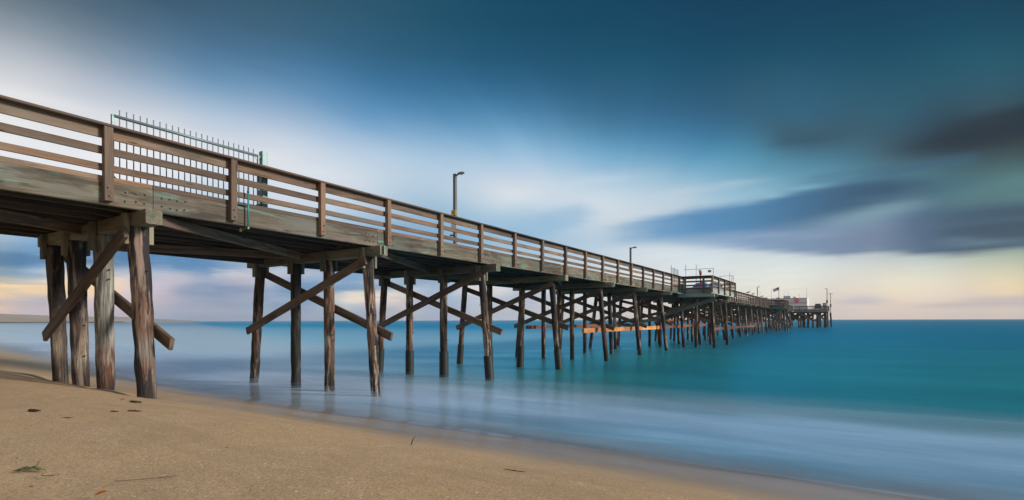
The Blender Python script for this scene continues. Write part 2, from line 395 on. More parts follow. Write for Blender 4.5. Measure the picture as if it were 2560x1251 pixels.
    tr=t.new('ShaderNodeBsdfTransparent'); m2=t.new('ShaderNodeMixShader'); t.link(al,m2.inputs[0]); t.link(tr.outputs[0],m2.inputs[1]); t.link(m1.outputs[0],m2.inputs[2])
    t.link(m2.outputs[0],t.n['Material Output'].inputs['Surface'])
    me.materials.append(m)
    o=bpy.data.objects.new('sea',me); C.objects.link(o)
    return tag(o,'calm teal sea blurred smooth with milky wash along the sand',None,None,'structure')
make_sea()
def make_mist():
    # the long exposure averages every wave that climbed the piles: two faint films just above mean water
    m,t,b=mat('surf_mist')
    pos=t.new('ShaderNodeNewGeometry').outputs['Position']; sp=t.new('ShaderNodeSeparateXYZ'); t.link(pos,sp.inputs[0])
    x,y=sp.outputs[0],sp.outputs[1]
    sh=t.math('MULTIPLY_ADD',t.math('MAXIMUM',t.math('SUBTRACT',t.math('MULTIPLY',x,-1),4),0),.115,9.2)
    s_=t.math('SUBTRACT',y,sh); n=t.noise(t.scale3(pos,(.2,.8,1)),1,4,.55,.3)
    al=t.math('MULTIPLY',t.math('MULTIPLY',t.mapr(s_,-.6,1.6),t.mapr(s_,3,10,1,0)),t.mapr(n,.25,.75,.08,.26))
    b.inputs['Base Color'].default_value=(.46,.60,.78,1); b.inputs['Roughness'].default_value=1; b.inputs['Specular IOR Level'].default_value=0
    t.link(al,b.inputs['Alpha'])
    xs=np.linspace(-60,40,120); ss=np.linspace(-.7,15.5,40); X,S=np.meshgrid(xs,ss); Y=S+9.2+.115*np.maximum(0,-X-4)
    q=np.clip((11-S)/10,0,1); Z0=.2*q*q*(3-2*q)
    vs=[];fs=[]
    nx,ny=len(xs),len(ss)
    for dz in (.08,.17):
        o=len(vs); vs+=np.stack([X.ravel(),Y.ravel(),(Z0+dz*np.clip(1.15-S/15,0,1)).ravel()],1).tolist()
        fs+=[(o+j*nx+i,o+j*nx+i+1,o+(j+1)*nx+i+1,o+(j+1)*nx+i) for j in range(ny-1) for i in range(nx-1)]
    mb=MB(); mb.add(vs,fs,None,0,True); tag(mb.build('surf_mist',m),'soft white surf mist drifting round the first piles',None,None,'stuff')
make_mist()

# ------------------------------------------------------------------ far hills and breakwater
def polar(az,dist): a=rad(az); return 11.96+dist*math.sin(a), dist*math.cos(a)
def hill(name,az0,az1,d0,d1,prof,label):
    n=60; k=14; vs=[];fs=[]
    for i in range(n+1):
        q=i/n; az=az0+(az1-az0)*q; hmax=prof(q)
        for j in range(k+1):
            p=j/k; d=d0+(d1-d0)*p
            z=hmax*math.sin(math.pi*p**.8)**.8 if 0<p<1 else -2
            z+=hmax*.16*(mn.noise((i*.22,j*.5,az0))) if 0<p<1 else 0
            px,py=polar(az,d); vs.append((px,py,max(z,-2)))
    for i in range(n):
        for j in range(k):
            a=i*(k+1)+j; fs.append((a,a+1,a+k+2,a+k+1))
    mb=MB(); mb.add(vs,fs,None,0,True); o=mb.build(name,M['hill']); return tag(o,label,None,None,'structure')
def hm():
    m,t,b=mat('coastal_scrub_hill'); p=t.new('ShaderNodeTexCoord').outputs['Object']
    n=t.noise(p,.006,6,.6); n2=t.noise(p,.03,4,.6)
    c=t.mix(n,(.17,.15,.125),(.30,.25,.21)); c=t.mix(t.mapr(n2,.55,.7,0,.5),c,(.05,.06,.045))
    t.link(c,b.inputs['Base Color']); b.inputs['Roughness'].default_value=.95; return m
M['hill']=hm()
def p1(q): return 29*max(0,min(1,(1-q)*1.5))**.9*(.93+.07*math.sin(q*21))
def p2(q): return 41*(1-q)**.75*(.94+.06*math.sin(q*17+1))
hill('headland',-94,-71.5,1250,1600,p1,'hazy brown headland falling to the sea at far left')
hill('coast_hills',-91,-63.5,1800,2150,p2,'long pale coastal ridge fading into haze behind the headland')
mb=MB(); pts=[polar(az,900+30*math.sin(az)) for az in np.linspace(-88,-69.3,46)]
vs=[];fs=[]
for i,(px,py) in enumerate(pts):
    w=9; hh=1.7+.5*mn.noise((i*.9,3.3,1)); 
    if i==len(pts)-1: hh=.4
    d=Vector((px-11.96,py)).normalized()
    for q,z in ((-w,-1),(-w*.35,hh*.9),(w*.35,hh),(w,-1)): vs.append((px+d.x*q,py+d.y*q,z))
for i in range(len(pts)-1):
    for j in range(3): a=i*4+j; fs.append((a,a+4,a+5,a+1))
mb.add(vs,fs)
tag(mb.build('breakwater',plain('breakwater_rock',(.05,.05,.055),.9,0,.4,.3,.3)),'low dark rock breakwater lying on the horizon before the hills','breakwater')

# ------------------------------------------------------------------ pier
DZ=5.20; RT=6.275; W=-6.2
pier=empty('pier',(-3.1,-8,0),label='long weathered wooden pier on timber piles running out to sea',cat='pier')
OFFP=Vector((-3.1,-8,0))
def pb(mb,name,mats,parent=None):
    """build a part in world coordinates under a parent Empty/mesh"""
    o=mb.build(name,mats)
    par=parent if parent is not None else pier
    o.parent=par
    p=par; inv=Vector((0,0,0))
    while p is not None: inv+=p.location; p=p.parent
    o.location=-inv
    return o
Y0,Y1=-8.0,171.0
POST0,SP=4.164,2.44
BENT0,BS=4.86,6.1
# deck planks
mb=MB(); y=Y0
while y<Y1:
    w=.285; mb.box(W-.02,-.105,y,y+w,DZ-.075,DZ+R.uniform(-.006,.004),ch=.004,axis=0); y+=w+.012
deckmb=mb
# stringers under the planks
for x in np.linspace(W+.55,-.62,8):
    mb=MB(); y=Y0
    for k in range(-2,27):
        a=BENT0+BS*k; y0=max(a-.35,Y0); y1=min(a+BS+.3,Y1)
        dx=.11 if k%2 else -.11
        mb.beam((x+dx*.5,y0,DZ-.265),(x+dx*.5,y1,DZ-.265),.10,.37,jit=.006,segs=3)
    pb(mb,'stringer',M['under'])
# cross blocking between stringers, nailed under the planks
mb=deckmb
for k in range(-2,27):
    a=BENT0+BS*(k+.5)
    for j in range(7):
        x0=W+.62+j*.72; mb.box(x0,x0+.6,a+R.uniform(-.15,.15),a+.05+R.uniform(.0,.1)+.06,DZ-.38,DZ-.11,axis=0)
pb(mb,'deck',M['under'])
def bolt(mb,p,nrm,r=.034,mi=0):
    r*=.72
    p=Vector(p); n=Vector(nrm)
    mb.tube([p,p+n*.012],r,10,mi); mb.tube([p+n*.012,p+n*.045],r*.52,6,mi)
# fascia boards, near and far
def fascia(xo,sgn,y0,y1,name='fascia',m='fascia',h=.46,bolts=True):
    ks=[y0]; k=math.ceil((y0-BENT0-.2)/BS)
    while BENT0+BS*k+.12<y1: ks.append(BENT0+BS*k+.12); k+=1
    ks.append(y1)
    for a,b in zip(ks,ks[1:]):
        mb=MB()
        mb.beam((xo-sgn*.05,a+.006,DZ-h/2),(xo-sgn*.05,b-.006,DZ-h/2),.10,h,segs=4,jit=.004,ch=.012)
        if bolts:
            for side,n,yy0 in ((1,4,a),(-1,3,b)):
                for jn in range(n):
                    for z in (DZ-.13,DZ-.32):
                        if R.random()<.1 or b-a<2: continue
                        bolt(mb,(xo,yy0+side*(.16+.155*jn+R.uniform(-.02,.02)),z+R.uniform(-.02,.02)),(sgn,0,0),.034,1)
        o=pb(mb,'fascia_board',[M[m],M['bolt']])
        mt=MB(); dx=R.uniform(0,.012)
        mt.beam((xo-sgn*(.03+dx),a+.006,DZ+.05),(xo-sgn*(.03+dx),b-.006,DZ+.05),.05,.10,segs=3,jit=.003)
        pb(mt,'toe_board',M['rail'],o)
fascia(0,1,Y0,46.5)
fascia(0,1,58,112.4,bolts=False); fascia(0,1,121,Y1,bolts=False)
fascia(W-.12,-1,Y0,Y1,bolts=False)
# railings
def railing(pts,posts,out,near=True,fine=True,skiplast=False):
    """pts: list of corner points (x,y); posts: list of (x,y,nx,ny); out: outward side sign list per segment"""
    mb=MB()
    for (a,b,n) in out:
        a=Vector((*a,0)); b=Vector((*b,0)); n=Vector((*n,0)); d=(b-a); L=d.length; d.normalize()
        q=0; bl=SP*2
        while q<L-1e-3:
            e=min(L,q+bl)
            p0=a+d*(q+.003); p1=a+d*(e-.003); ofs=n*-.002
            z=RT-.025+R.uniform(-.003,.003)
            mb.beam((p0.x+ofs.x,p0.y+ofs.y,z),(p1.x+ofs.x,p1.y+ofs.y,z),.32,.05,segs=5 if fine else 1,jit=.004 if fine else 0,ch=.012)
            q=e
    o=pb(mb,'railing',M['cap'])
    for z,h in ((6.125,.215),(5.795,.15),(5.465,.135)):
        mr=MB()
        for (a,b,n) in out:
            a=Vector((*a,0)); b=Vector((*b,0)); n=Vector((*n,0)); d=(b-a); L=d.length; d.normalize()
            q=0; bl=SP*2 if z!=5.795 else SP*2
            st=SP if z==5.795 else 0
            first=True
            while q<L-1e-3:
                e=min(L,q+(st if (first and st) else bl)); first=False
                p0=a+d*(q+.003)-n*.026; p1=a+d*(e-.003)-n*.026; zz=z+R.uniform(-.008,.008)
                mr.beam((p0.x,p0.y,zz),(p1.x,p1.y,zz+R.uniform(-.006,.006)),.045,h,segs=4 if fine else 1,jit=.004 if fine else 0,ch=.006)
                q=e
        pb(mr,'rail',M['rail'],o)
    for k,(x,y,nx,ny) in enumerate(posts):
        mp=MB(); n=Vector((nx,ny,0)); c=Vector((x,y,0))+n*(.004+.068)
        zb=4.80+R.uniform(-.015,.02)
        mp.beam((c.x,c.y,zb),(c.x+R.uniform(-.006,.006),c.y+R.uniform(-.01,.01),RT-.052),.15,.136,up=(nx,ny,0),ch=.01)
        if fine:
            for z in (4.9,5.06): bolt(mp,(c.x+n.x*.068,c.y+n.y*.068+R.uniform(-.02,.02),z),(nx,ny,0),.03,1)
        pb(mp,'post',[M['post'],M['bolt']],o)
    return o
ny1=int((46.2-POST0)/SP)
near_posts=[(0,POST0+SP*k+R.uniform(-.04,.04),1,0) for k in range(-4,ny1+1)]
railing(None,near_posts,[((0,Y0),(0,46.5),(1,0))])
PX=2.5
def bump_out(ya,yb,m):
    mb=MB()
    y=ya
    while y<yb-.1: mb.box(-.1,PX-.1,y,min(y+.285,yb),DZ-.075,DZ+R.uniform(-.005,.003),axis=0,ch=.004); y+=.3
    pf=pb(mb,'platform_deck',M['under'])
    mf=MB()
    mf.beam((0.003,ya+.05,DZ-.23),(PX,ya+.05,DZ-.23),.10,.46,ch=.012); mf.beam((PX-.05,ya+.105,DZ-.23),(PX-.05,yb-.105,DZ-.23),.10,.46,ch=.012,segs=3)
    mf.beam((.003,yb-.05,DZ-.23),(PX,yb-.05,DZ-.23),.10,.46)
    mf.beam((-.3,ya+.12,DZ-.62),(PX+.25,ya+.12,DZ-.62),.26,.30); 
    mf.beam((.003,ya+.03,DZ+.05),(PX,ya+.03,DZ+.05),.05,.10); mf.beam((PX-.03,ya+.06,DZ+.05),(PX-.03,yb-.06,DZ+.05),.05,.10)
    pb(mf,'platform_fascia',M[m])
    ps=[(.35,ya,0,-1),(1.9,ya,0,-1),(PX,ya+.12,1,0)]
    n=5
    for j in range(1,n): ps.append((PX,ya+.12+(yb-ya-.2)*j/(n-1),1,0))
    ps+=[(1.2,yb,0,1)]
    railing(None,ps,[((0.0,ya),(PX+.0,ya),(0,-1)),((PX,ya+.0),(PX,yb),(1,0)),((PX,yb),(0,yb),(0,1))],fine=False)
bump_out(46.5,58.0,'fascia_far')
n2=[(0,58+.8+SP*.72*k,1,0) for k in range(31)]
railing(None,n2,[((0,58.05),(0,112.4),(1,0))],fine=False)
bump_out(112.4,121.0,'brace_green')
n3=[(0,121.8+SP*k,1,0) for k in range(20)]
railing(None,n3,[((0,121.05),(0,Y1-.05),(1,0))],fine=False)
far_posts=[(W-.12,POST0+SP*k,-1,0) for k in range(-4,68)]
railing(None,far_posts,[((W-.12,Y0),(W-.12,Y1),(-1,0))],fine=False)

# bents
def pile_mesh(mb,pb_,pt,rb,rt,n=12,rows=10,lump=.012,seed=0,mi=0):
    pb_,pt=Vector(pb_),Vector(pt); t=(pt-pb_); L=t.length; t.normalize()
    a=t.orthogonal().normalized(); b=t.cross(a); vs=[];gs=[];fs=[]
    bx,by=R.uniform(-.013,.013),R.uniform(-.013,.013)
    for k in range(rows+1):
        q=k/rows; r=rb+(rt-rb)*q; bow=math.sin(math.pi*q)
        for i in range(n):
            an=2*math.pi*i/n; ca,sa=math.cos(an),math.sin(an)
            rr=r+.38*lump*mn.noise((ca*1.3+seed,sa*1.3,q*L*.9))+lump*.9*mn.noise((ca*3.5+seed,sa*3.5,q*L*2.6))
            vs.append(pb_+t*(L*q)+a*(ca*rr+bx*bow)+b*(sa*rr+by*bow)); gs.append((q*L,ca*r,sa*r))
    for k in range(rows):
        for i in range(n):
            j=(i+1)%n; fs.append((k*n+i,k*n+j,k*n+n+j,k*n+n+i))
    fs.append(tuple(range(n-1,-1,-1))); fs.append(tuple(rows*n+i for i in range(n)))
    mb.add(vs,fs,gs,mi,True)
CT=DZ-.46; CB=CT-.30
def bent(k,y,piles,ext=.4,lowx=-6.45,brace=True,fine=False,xl=None,xr=None,wraps=()):
    xl=-6.6 if xl is None else xl; xr=ext if xr is None else xr
    mb=MB(); mb.beam((xl,y,(CT+CB)/2-.002),(xr,y,(CT+CB)/2-.002),.30,.296,segs=6,jit=.004,ch=.02)
    if k in (1,4,5,6,7,10,12,13,14):
        mb.beam((xr+.001,y-R.uniform(0,.03),(CT+CB)/2+.01),(xr+.007,y,(CT+CB)/2+.01),.27 if k>1 else .19,.26,mi=1)
    # scab plates nailed over the pile tops
    if fine:
        for (xt,xb,m,r) in piles:
            mb.beam((xt-.02,y-.205,CB-.36),(xt-.02,y-.205,CT-.03),.20,.09,up=(0,1,0))
            mb.beam((xt+.04,y+.205,CB-.34),(xt+.04,y+.205,CT-.03),.20,.09,up=(0,1,0))
    o=pb(mb,'trestle_bent',[M['capbeam'],M['capend']])
    for (xt,xb,m,r) in piles:
        mp=MB(); zb=-1.6 if y>8 else .3
        if m=='pile_far': n,rows=10,6
        else: n,rows=(30,44) if fine else (18,22)
        # extrapolate the batter below ground
        zg=0.0 if y>8 else .95
        sl=(xb-xt)/(CB-zg)
        xbb=xt+sl*(CB-zb)
        pile_mesh(mp,(xbb,y,zb),(xt,y,CB),r*.80,r*.93,n,rows,.024 if fine else .016,R.uniform(0,50))
        if fine or y<30:
            for q in range(5):
                z=R.uniform(1.6,4.1); x=xt+sl*(CB-z); an=R.choice((0,math.pi))+R.uniform(-.4,.4)
                d=Vector((math.cos(an),math.sin(an)*.6,0)).normalized()
                c=Vector((x,y,z))+d*r*.9
                mp.tube([c,c+d*(.07)],.011,6,1); mp.tube([c+d*.04,c+d*.05],.02,6,1)
        pb(mp,'pile',[M[m],M['rubber']],o)
    for i,zt in wraps:
        xt,xb,m,r=piles[i]; sl=(xb-xt)/CB; mw=MB()
        f=lambda z: (xt+sl*(CB-z),y,z)
        zs=[-1.5,-.5,0,.3,.6,zt-.02,zt]
        mw.tube([f(z) for z in zs],[r*1.10]*len(zs),20,0)
        for z in np.arange(.05,zt,.09):
            c=Vector(f(z)); d=Vector((.55,-.83,0)); mw.tube([c+d*r*1.09,c+d*(r*1.09+.012)],.011,5,1)
        pb(mw,'pile_wrap',[M['wrap'],M['bolt']],o)
    if brace:
        wv=lambda: R.uniform(-.08,.08)
        xo=piles[-1][0]; xi=piles[0][0]
        rr=piles[-1][3]
        def br(p0,p1,yy):
            m=MB(); m.beam(p0,p1,.26,.085,up=(0,1,0),segs=8 if fine else 3,jit=.005,ch=.012); pb(m,'brace',M['brace'],o)
        yn=y-rr-.075; yf=y+rr+.075
        br((xo+.18,yn,CB-.12+wv()),(lowx+wv()*.5,yn,2.08+wv()*.5),yn)
        br((xi-.15,yf,CB-.15+wv()),(piles[-1][1]+.42,yf,2.02+wv()),yf)
    return o
bent(-1,BENT0-BS,[(-5.9,-6.2,'pile_c',.19),(-3.9,-3.9,'pile_a',.19),(-2.1,-2.1,'pile_b',.19),(-.4,-.1,'pile_a',.2)],brace=False)
bent(0,BENT0,[(-5.2,-4.79,'pile_c',.19),(-3.75,-3.42,'pile_c',.20),(-2.12,-2.0,'pile_b',.20),(-.42,-.01,'pile_a',.205)],fine=True,xl=-5.85,xr=.33,lowx=-4.85)
bent(1,BENT0+BS,[(-5.97,-6.40,'pile_r',.18),(-3.88,-3.88,'pile_k',.185),(-2.14,-2.12,'pile_w',.185),(-.30,.05,'pile_w',.17)],fine=True)
bent(2,BENT0+2*BS,[(-6.0,-6.36,'pile_r',.165),(-4.4,-4.42,'pile_w',.17),(-2.42,-2.42,'pile_w',.18),(-.42,-.02,'pile_w',.165)],fine=True,wraps=((0,1.15),(1,1.12),(2,1.15),(3,1.05)))
bent(3,BENT0+3*BS,[(-6.0,-6.4,'pile_r',.165),(-4.3,-4.3,'pile_w',.17),(-2.2,-2.35,'pile_w',.18),(-.45,-.05,'pile_w',.165)],wraps=((0,1.1),(1,1.0),(2,1.15),(3,1.0)))
for k in range(4,27):
    y=BENT0+BS*k; R.seed(100+k)
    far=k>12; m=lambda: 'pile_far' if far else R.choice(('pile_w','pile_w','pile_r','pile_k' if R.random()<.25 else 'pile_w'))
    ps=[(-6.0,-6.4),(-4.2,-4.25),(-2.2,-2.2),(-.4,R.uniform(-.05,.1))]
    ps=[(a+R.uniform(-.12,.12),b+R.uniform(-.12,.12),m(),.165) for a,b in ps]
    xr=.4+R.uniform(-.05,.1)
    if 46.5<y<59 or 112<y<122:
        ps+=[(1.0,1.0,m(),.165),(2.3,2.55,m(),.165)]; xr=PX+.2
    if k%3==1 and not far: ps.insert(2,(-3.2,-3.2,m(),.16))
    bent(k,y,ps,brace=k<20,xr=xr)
# seaward row of fender piles at the edge of the long middle run
mb=None
# diagonal plan braces under the stringers
def plan_brace(p0,p1,mm='brace'):
    m=MB(); m.beam(p0,p1,.09,.22,segs=3,jit=.006); pb(m,'plan_brace',M[mm])
zb=CB+.19
plan_brace((-.15,5.05,zb),(-3.2,10.75,zb)); plan_brace((-3.25,10.9,zb-.22),(-6.1,16.8,zb-.22)) if False else None
plan_brace((-5.9,5.1,zb-.02),(-3.0,10.7,zb-.02))
plan_brace((-.2,11.15,zb),(-3.0,16.85,zb)); plan_brace((-.2,-1.0,zb),(-3.0,4.7,zb)); plan_brace((-5.6,17.3,zb),(-2.8,22.9,zb)); plan_brace((-.3,23.4,zb),(-2.8,29.0,zb))
# lengthwise ledger just below the caps
mb=MB(); mb.beam((-5.55,4.7,CB+.17),(-5.55,29,CB+.17),.09,.2,segs=6,jit=.01); pb(mb,'ledger',M['under'])
# green diagonal braces at the outer platform
for p0,p1 in (((PX+.1,112.7,4.5),(-.2,112.2,2.6)),((.3,112.6,2.9),(PX+.45,112.9,1.25)),((PX+.2,113,4.6),(PX+.3,121,2.0))):
    m=MB(); m.beam(p0,p1,.3,.1,up=(0,1,0)); pb(m,'platform_brace',M['brace_green'])
m=MB(); m.beam((PX+.25,46.9,4.25),(-5.4,46.9,1.7),.28,.09,up=(0,1,0),segs=4,jit=.006); pb(m,'platform_brace',M['fascia_far'])
# walers: bare orange and red-brown timbers lashed between the piles
def waler(p0,p1,h,m,lab):
    mbw=MB(); mbw.beam(p0,p1,.16,h,segs=3,ch=.01); o=pb(mbw,'waler_beam',M[m]); o['label']=lab
waler((-.68,27.4,1.86),(-.68,42.0,1.84),.27,'orange','bright orange bare timber just above the water')
waler((-.68,42.3,1.86),(-.68,59.4,1.9),.25,'rust','red-brown timber continuing behind the orange one')
waler((2.15,48.2,1.62),(2.35,72.8,1.62),.25,'rust','red-brown timber along the outer platform piles')
waler((-4.95,28.2,2.02),(-4.95,47,2.02),.22,'rust','dull red timber on the far row of piles')
waler((-5.1,46.5,2.4),(-5.1,66,2.4),.22,'rust','dull red timber high on the far row of piles')

# T-head at the seaward end
TX0,TX1,TY0,TY1=-14.5,8.5,171.0,191.0
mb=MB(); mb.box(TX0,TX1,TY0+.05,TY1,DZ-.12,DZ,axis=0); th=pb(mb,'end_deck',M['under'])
mb=MB()
for a,b in (((.2,TY0),(TX1,TY0)),((TX1,TY0),(TX1,TY1)),((TX0,TY0),(W-.3,TY0))):
    d=Vector((b[0]-a[0],b[1]-a[1],0)).normalized()*.06
    mb.beam((a[0]-d.x,a[1]-d.y,DZ-.30),(b[0]+d.x*.5,b[1]+d.y*.5,DZ-.30),.12,.85,ch=.02)
pb(mb,'end_fascia',plain('end_fascia_concrete',(.16,.18,.165),.85,0,.45,1.2,.3))
tp=[(x,TY0,0,-1) for x in (1.6,3.3,5.0,6.7,8.35)]+[(TX1,TY0+4*j,1,0) for j in range(1,6)]
railing(None,tp,[((.2,TY0),(TX1,TY0),(0,-1)),((TX1,TY0),(TX1,TY1),(1,0))],fine=False)
for j,y in enumerate((171.9,177.5,183.5,190)):
    R.seed(300+j)
    mb=MB(); mb.beam((TX0+.3,y,CB+.05),(TX1-.2,y,CB+.05),.34,.36)
    o=pb(mb,'trestle_bent',M['under'])
    for x,r in ((-13.5,.24),(-10.5,.24),(-7.5,.24),(-4.5,.24),(-1.5,.24),(1.3,.22),(2.5,.30),(3.9,.32),(5.1,.2),(6.2,.34),(7.9,.30)):
        x+=R.uniform(-.25,.25)
        if x>1.5 and j in (1,2) and R.random()<.5: continue
        mp=MB(); pile_mesh(mp,(x+R.uniform(-.15,.15),y,-1.5),(x,y,CB-.1),r,r,12,6,.02,R.uniform(0,50)); pb(mp,'pile',M['pile_k'] if r>.28 else M['pile_far'],o)
    for x0,x1 in ((1.3,5.0),(4.9,8.2),(-1.5,1.3)):
        m2=MB(); m2.beam((x0,y-.4,CB-.1),(x1,y-.4,1.9),.28,.1,up=(0,1,0)); pb(m2,'brace',M['brace'],o)
        m2=MB(); m2.beam((x1,y+.4,CB-.1),(x0,y+.4,1.9),.28,.1,up=(0,1,0)); pb(m2,'brace',M['brace'],o)
mp=MB(); pile_mesh(mp,(9.25,191,-1.5),(8.9,191,CB+.1),.26,.26,12,6,.02,3.3); pb(mp,'fender_pile',M['pile_k'])

# ------------------------------------------------------------------ metal gate folded back along the rail
gx=-.34; ga,gb=4.40,7.46; zlo,zhi=5.30,6.615
gate=empty('metal_gate',(gx,ga,DZ),label='galvanised steel bar gate standing open along the near railing',cat='gate')
def gpart(mb,name,m):
    o=mb.build(name,m); o.parent=gate; o.location=(-gx,-ga,-DZ); return o
mb=MB()
for z in (zlo,zhi): mb.tube([(gx,ga,z),(gx,gb,z)],.033,10)
for y in (ga,gb): mb.beam((gx,y,zlo-.03),(gx,y,zhi+.02),.06,.045,up=(0,1,0))
for y,z,sy,sz in ((ga,zhi,1,-1),(gb,zhi,-1,-1),(ga,zlo,1,1),(gb,zlo,-1,1)):
    mb.add([(gx-.006,y,z),(gx-.006,y+sy*.14,z),(gx-.006,y,z+sz*.14),(gx+.006,y,z),(gx+.006,y+sy*.14,z),(gx+.006,y,z+sz*.14)],[(0,1,2),(5,4,3),(0,3,4,1),(1,4,5,2),(2,5,3,0)])
gpart(mb,'gate_frame',M['galv'])
n=24
for i in range(n):
    y=ga+(gb-ga)*(i+1)/(n+1); mb=MB(); mb.tube([(gx,y,zlo-.02),(gx,y,zhi+.145)],.0115,7); gpart(mb,'bar',M['steel_bar'])
mb=MB(); mb.beam((gx,gb+.14,DZ),(gx,gb+.14,6.75),.15,.15,up=(0,1,0),ch=.01); gpart(mb,'gate_post',M['galv'])
mb=MB()
for z in (zlo+.12,zhi-.02): mb.tube([(gx,gb+.07,z-.05),(gx,gb+.07,z+.05)],.034,10); mb.beam((gx,gb,z),(gx,gb+.08,z),.05,.03)
gpart(mb,'hinge',M['galv'])

# ------------------------------------------------------------------ standpipes
sy=8.03-1.15
sp_=empty('standpipe',(.09,6.95,4.74),label='thin teal standpipe clamped upright to the fascia beside the gate',cat='standpipe')
mb=MB(); mb.tube([(0,0,.0),(0,0,.80)],.019,10); mb.tube([(0,0,.0),(-.02,-.0,-.04),(-.10,-.03,-.055),(-.24,-.05,-.06)],.016,8)
o=mb.build('pipe',M['teal'],sp_)
mb=MB(); mb.tube([(0,0,.79),(0,0,.90)],[.028,.016],10); mb.tube([(0,0,.9),(0,0,.95)],[.024,.006],10); mb.build('valve_cap',M['dkgrey'],sp_)
mb=MB(); mb.beam((-.07,-.26,.5),(.0,.03,.5),.05,.03); mb.build('clamp',M['dkgrey'],sp_)
mb=MB(); mb.tube([(0.0,0,-.075),(0,0,-.02)],.026,10); mb.tube([(-.24,-.05,-.11),(-.24,-.05,-.02)],.03,10); mb.build('elbow_fitting',M['brass'],sp_)
s2=empty('standpipe',(.26,46.15,4.72),label='bright teal pipe turning down and along the corner of the first platform',cat='standpipe')
mb=MB(); mb.tube([(0,0,1.2),(0,0,0)],.05,10); mb.tube([(0,0,0),(0,-2.2,0)],.06,10); mb.tube([(0,0,.04),(-.15,.1,.04)],.05,8); mb.build('pipe',M['teal'],s2)
mb=MB(); mb.tube([(0,0,1.2),(0,0,1.32)],[.07,.05],10); mb.build('valve_cap',M['teal'],s2)

# ------------------------------------------------------------------ lamp posts
def lamp(loc,hgt,label,sign=True,notice=False,box=False,double=False,group='lamp posts along the pier',flip=1):
    e=empty('lamp_post',loc,label=label,cat='lamp post',group=group)
    mb=MB(); mb.beam((0,0,0),(0,0,hgt),.17,.17,up=(0,1,0),ch=.012,segs=6,jit=.004); mb.box(-.14,.14,-.14,.14,.002,.05); mb.build('pole',M['lamp'],e)
    for s in ((1,-1) if double else (flip,)):
        mb=MB(); mb.tube([(s*.08,0,hgt-.10),(s*.16,0,hgt-.07),(s*.24,0,hgt-.05)],.04,10); mb.build('arm',M['lamp'],e)
        mb=MB(); prof=[(.20,.05),(.28,.085),(.40,.10),(.54,.095),(.62,.06),(.65,.02)]
        vs=[];fs=[];n=12
        for (x,r) in prof:
            for i in range(n):
                a=2*math.pi*i/n; zz=math.sin(a)*r*(.9 if math.sin(a)>0 else .5); vs.append((s*x,math.cos(a)*r*1.25,hgt-.03+zz))
        for k in range(len(prof)-1):
            for i in range(n): j=(i+1)%n; fs.append((k*n+i,k*n+j,k*n+n+j,k*n+n+i))
        fs.append(tuple(range(n))); fs.append(tuple((len(prof)-1)*n+i for i in range(n)))
        mb.add(vs,fs,None,0,True); hd=mb.build('lamp_head',M['galv'],e)
        mb=MB(); mb.tube([(s*.45,0,hgt-.10),(s*.45,0,hgt-.075)],[.07,.09],12); mb.build('lens',M['lens'],hd)
    if sign:
        mb=MB(); mb.box(-.17,.15,-.12,-.09,sign,sign+.27,ch=.004); sg=mb.build('warning_sign',M['yellow'],e)
        mb=MB()
        for r,(z,ws) in enumerate(((.20,(.05,.07,.04)),(.13,(.09,.05)),(.06,(.06,.04,.06)))):
            x=-.13
            for w in ws: mb.box(x,x+w,-.126,-.1215,sign+z,sign+z+.032,ch=.001,axis=0); x+=w+.025
        mb.build('sign_text',M['ink'],sg)
    if notice:
        mb=MB(); mb.box(-.19,.19,-.12,-.1,2.12,2.62,ch=.004); nt=mb.build('notice_board',M['white'],e)
        mb=MB()
        for r in range(7): mb.box(-.15,.12+.04*(r%2),-.1255,-.1215,2.54-r*.058,2.555-r*.058,ch=.001,axis=0)
        mb.build('notice_text',M['roofgrey'],nt)
        mb=MB(); mb.box(-.22,.14,-.2,-.09,1.88,1.96); mb.build('ledge',M['lamp'],e)
    if box:
        mb=MB(); mb.box(-.22,.22,-.3,-.09,box,box+.95,ch=.02); mb.build('junction_box',M['dkgrey'],e)
    return e
lamp((-5.85,22.1,DZ),5.28,'nearest lamp post, dark square pole with yellow sign and white notice',3.02,True)
lamp((-5.85,49.9,DZ),4.5,'second lamp post, rising behind the rail short of the first platform',2.3)
lamp((-5.85,141.8,DZ),5.4,'thin lamp post beyond the first platform, head turned seaward',False)
lamp((8.25,178.5,DZ),6.3,'tall lamp post with a box on its pole, at the seaward corner',False,box=2.0,flip=-1)
lamp((8.95,191.2,DZ-.55),5.9,'outermost post, two short arms forming a T at its top',False,box=1.6,double=True)

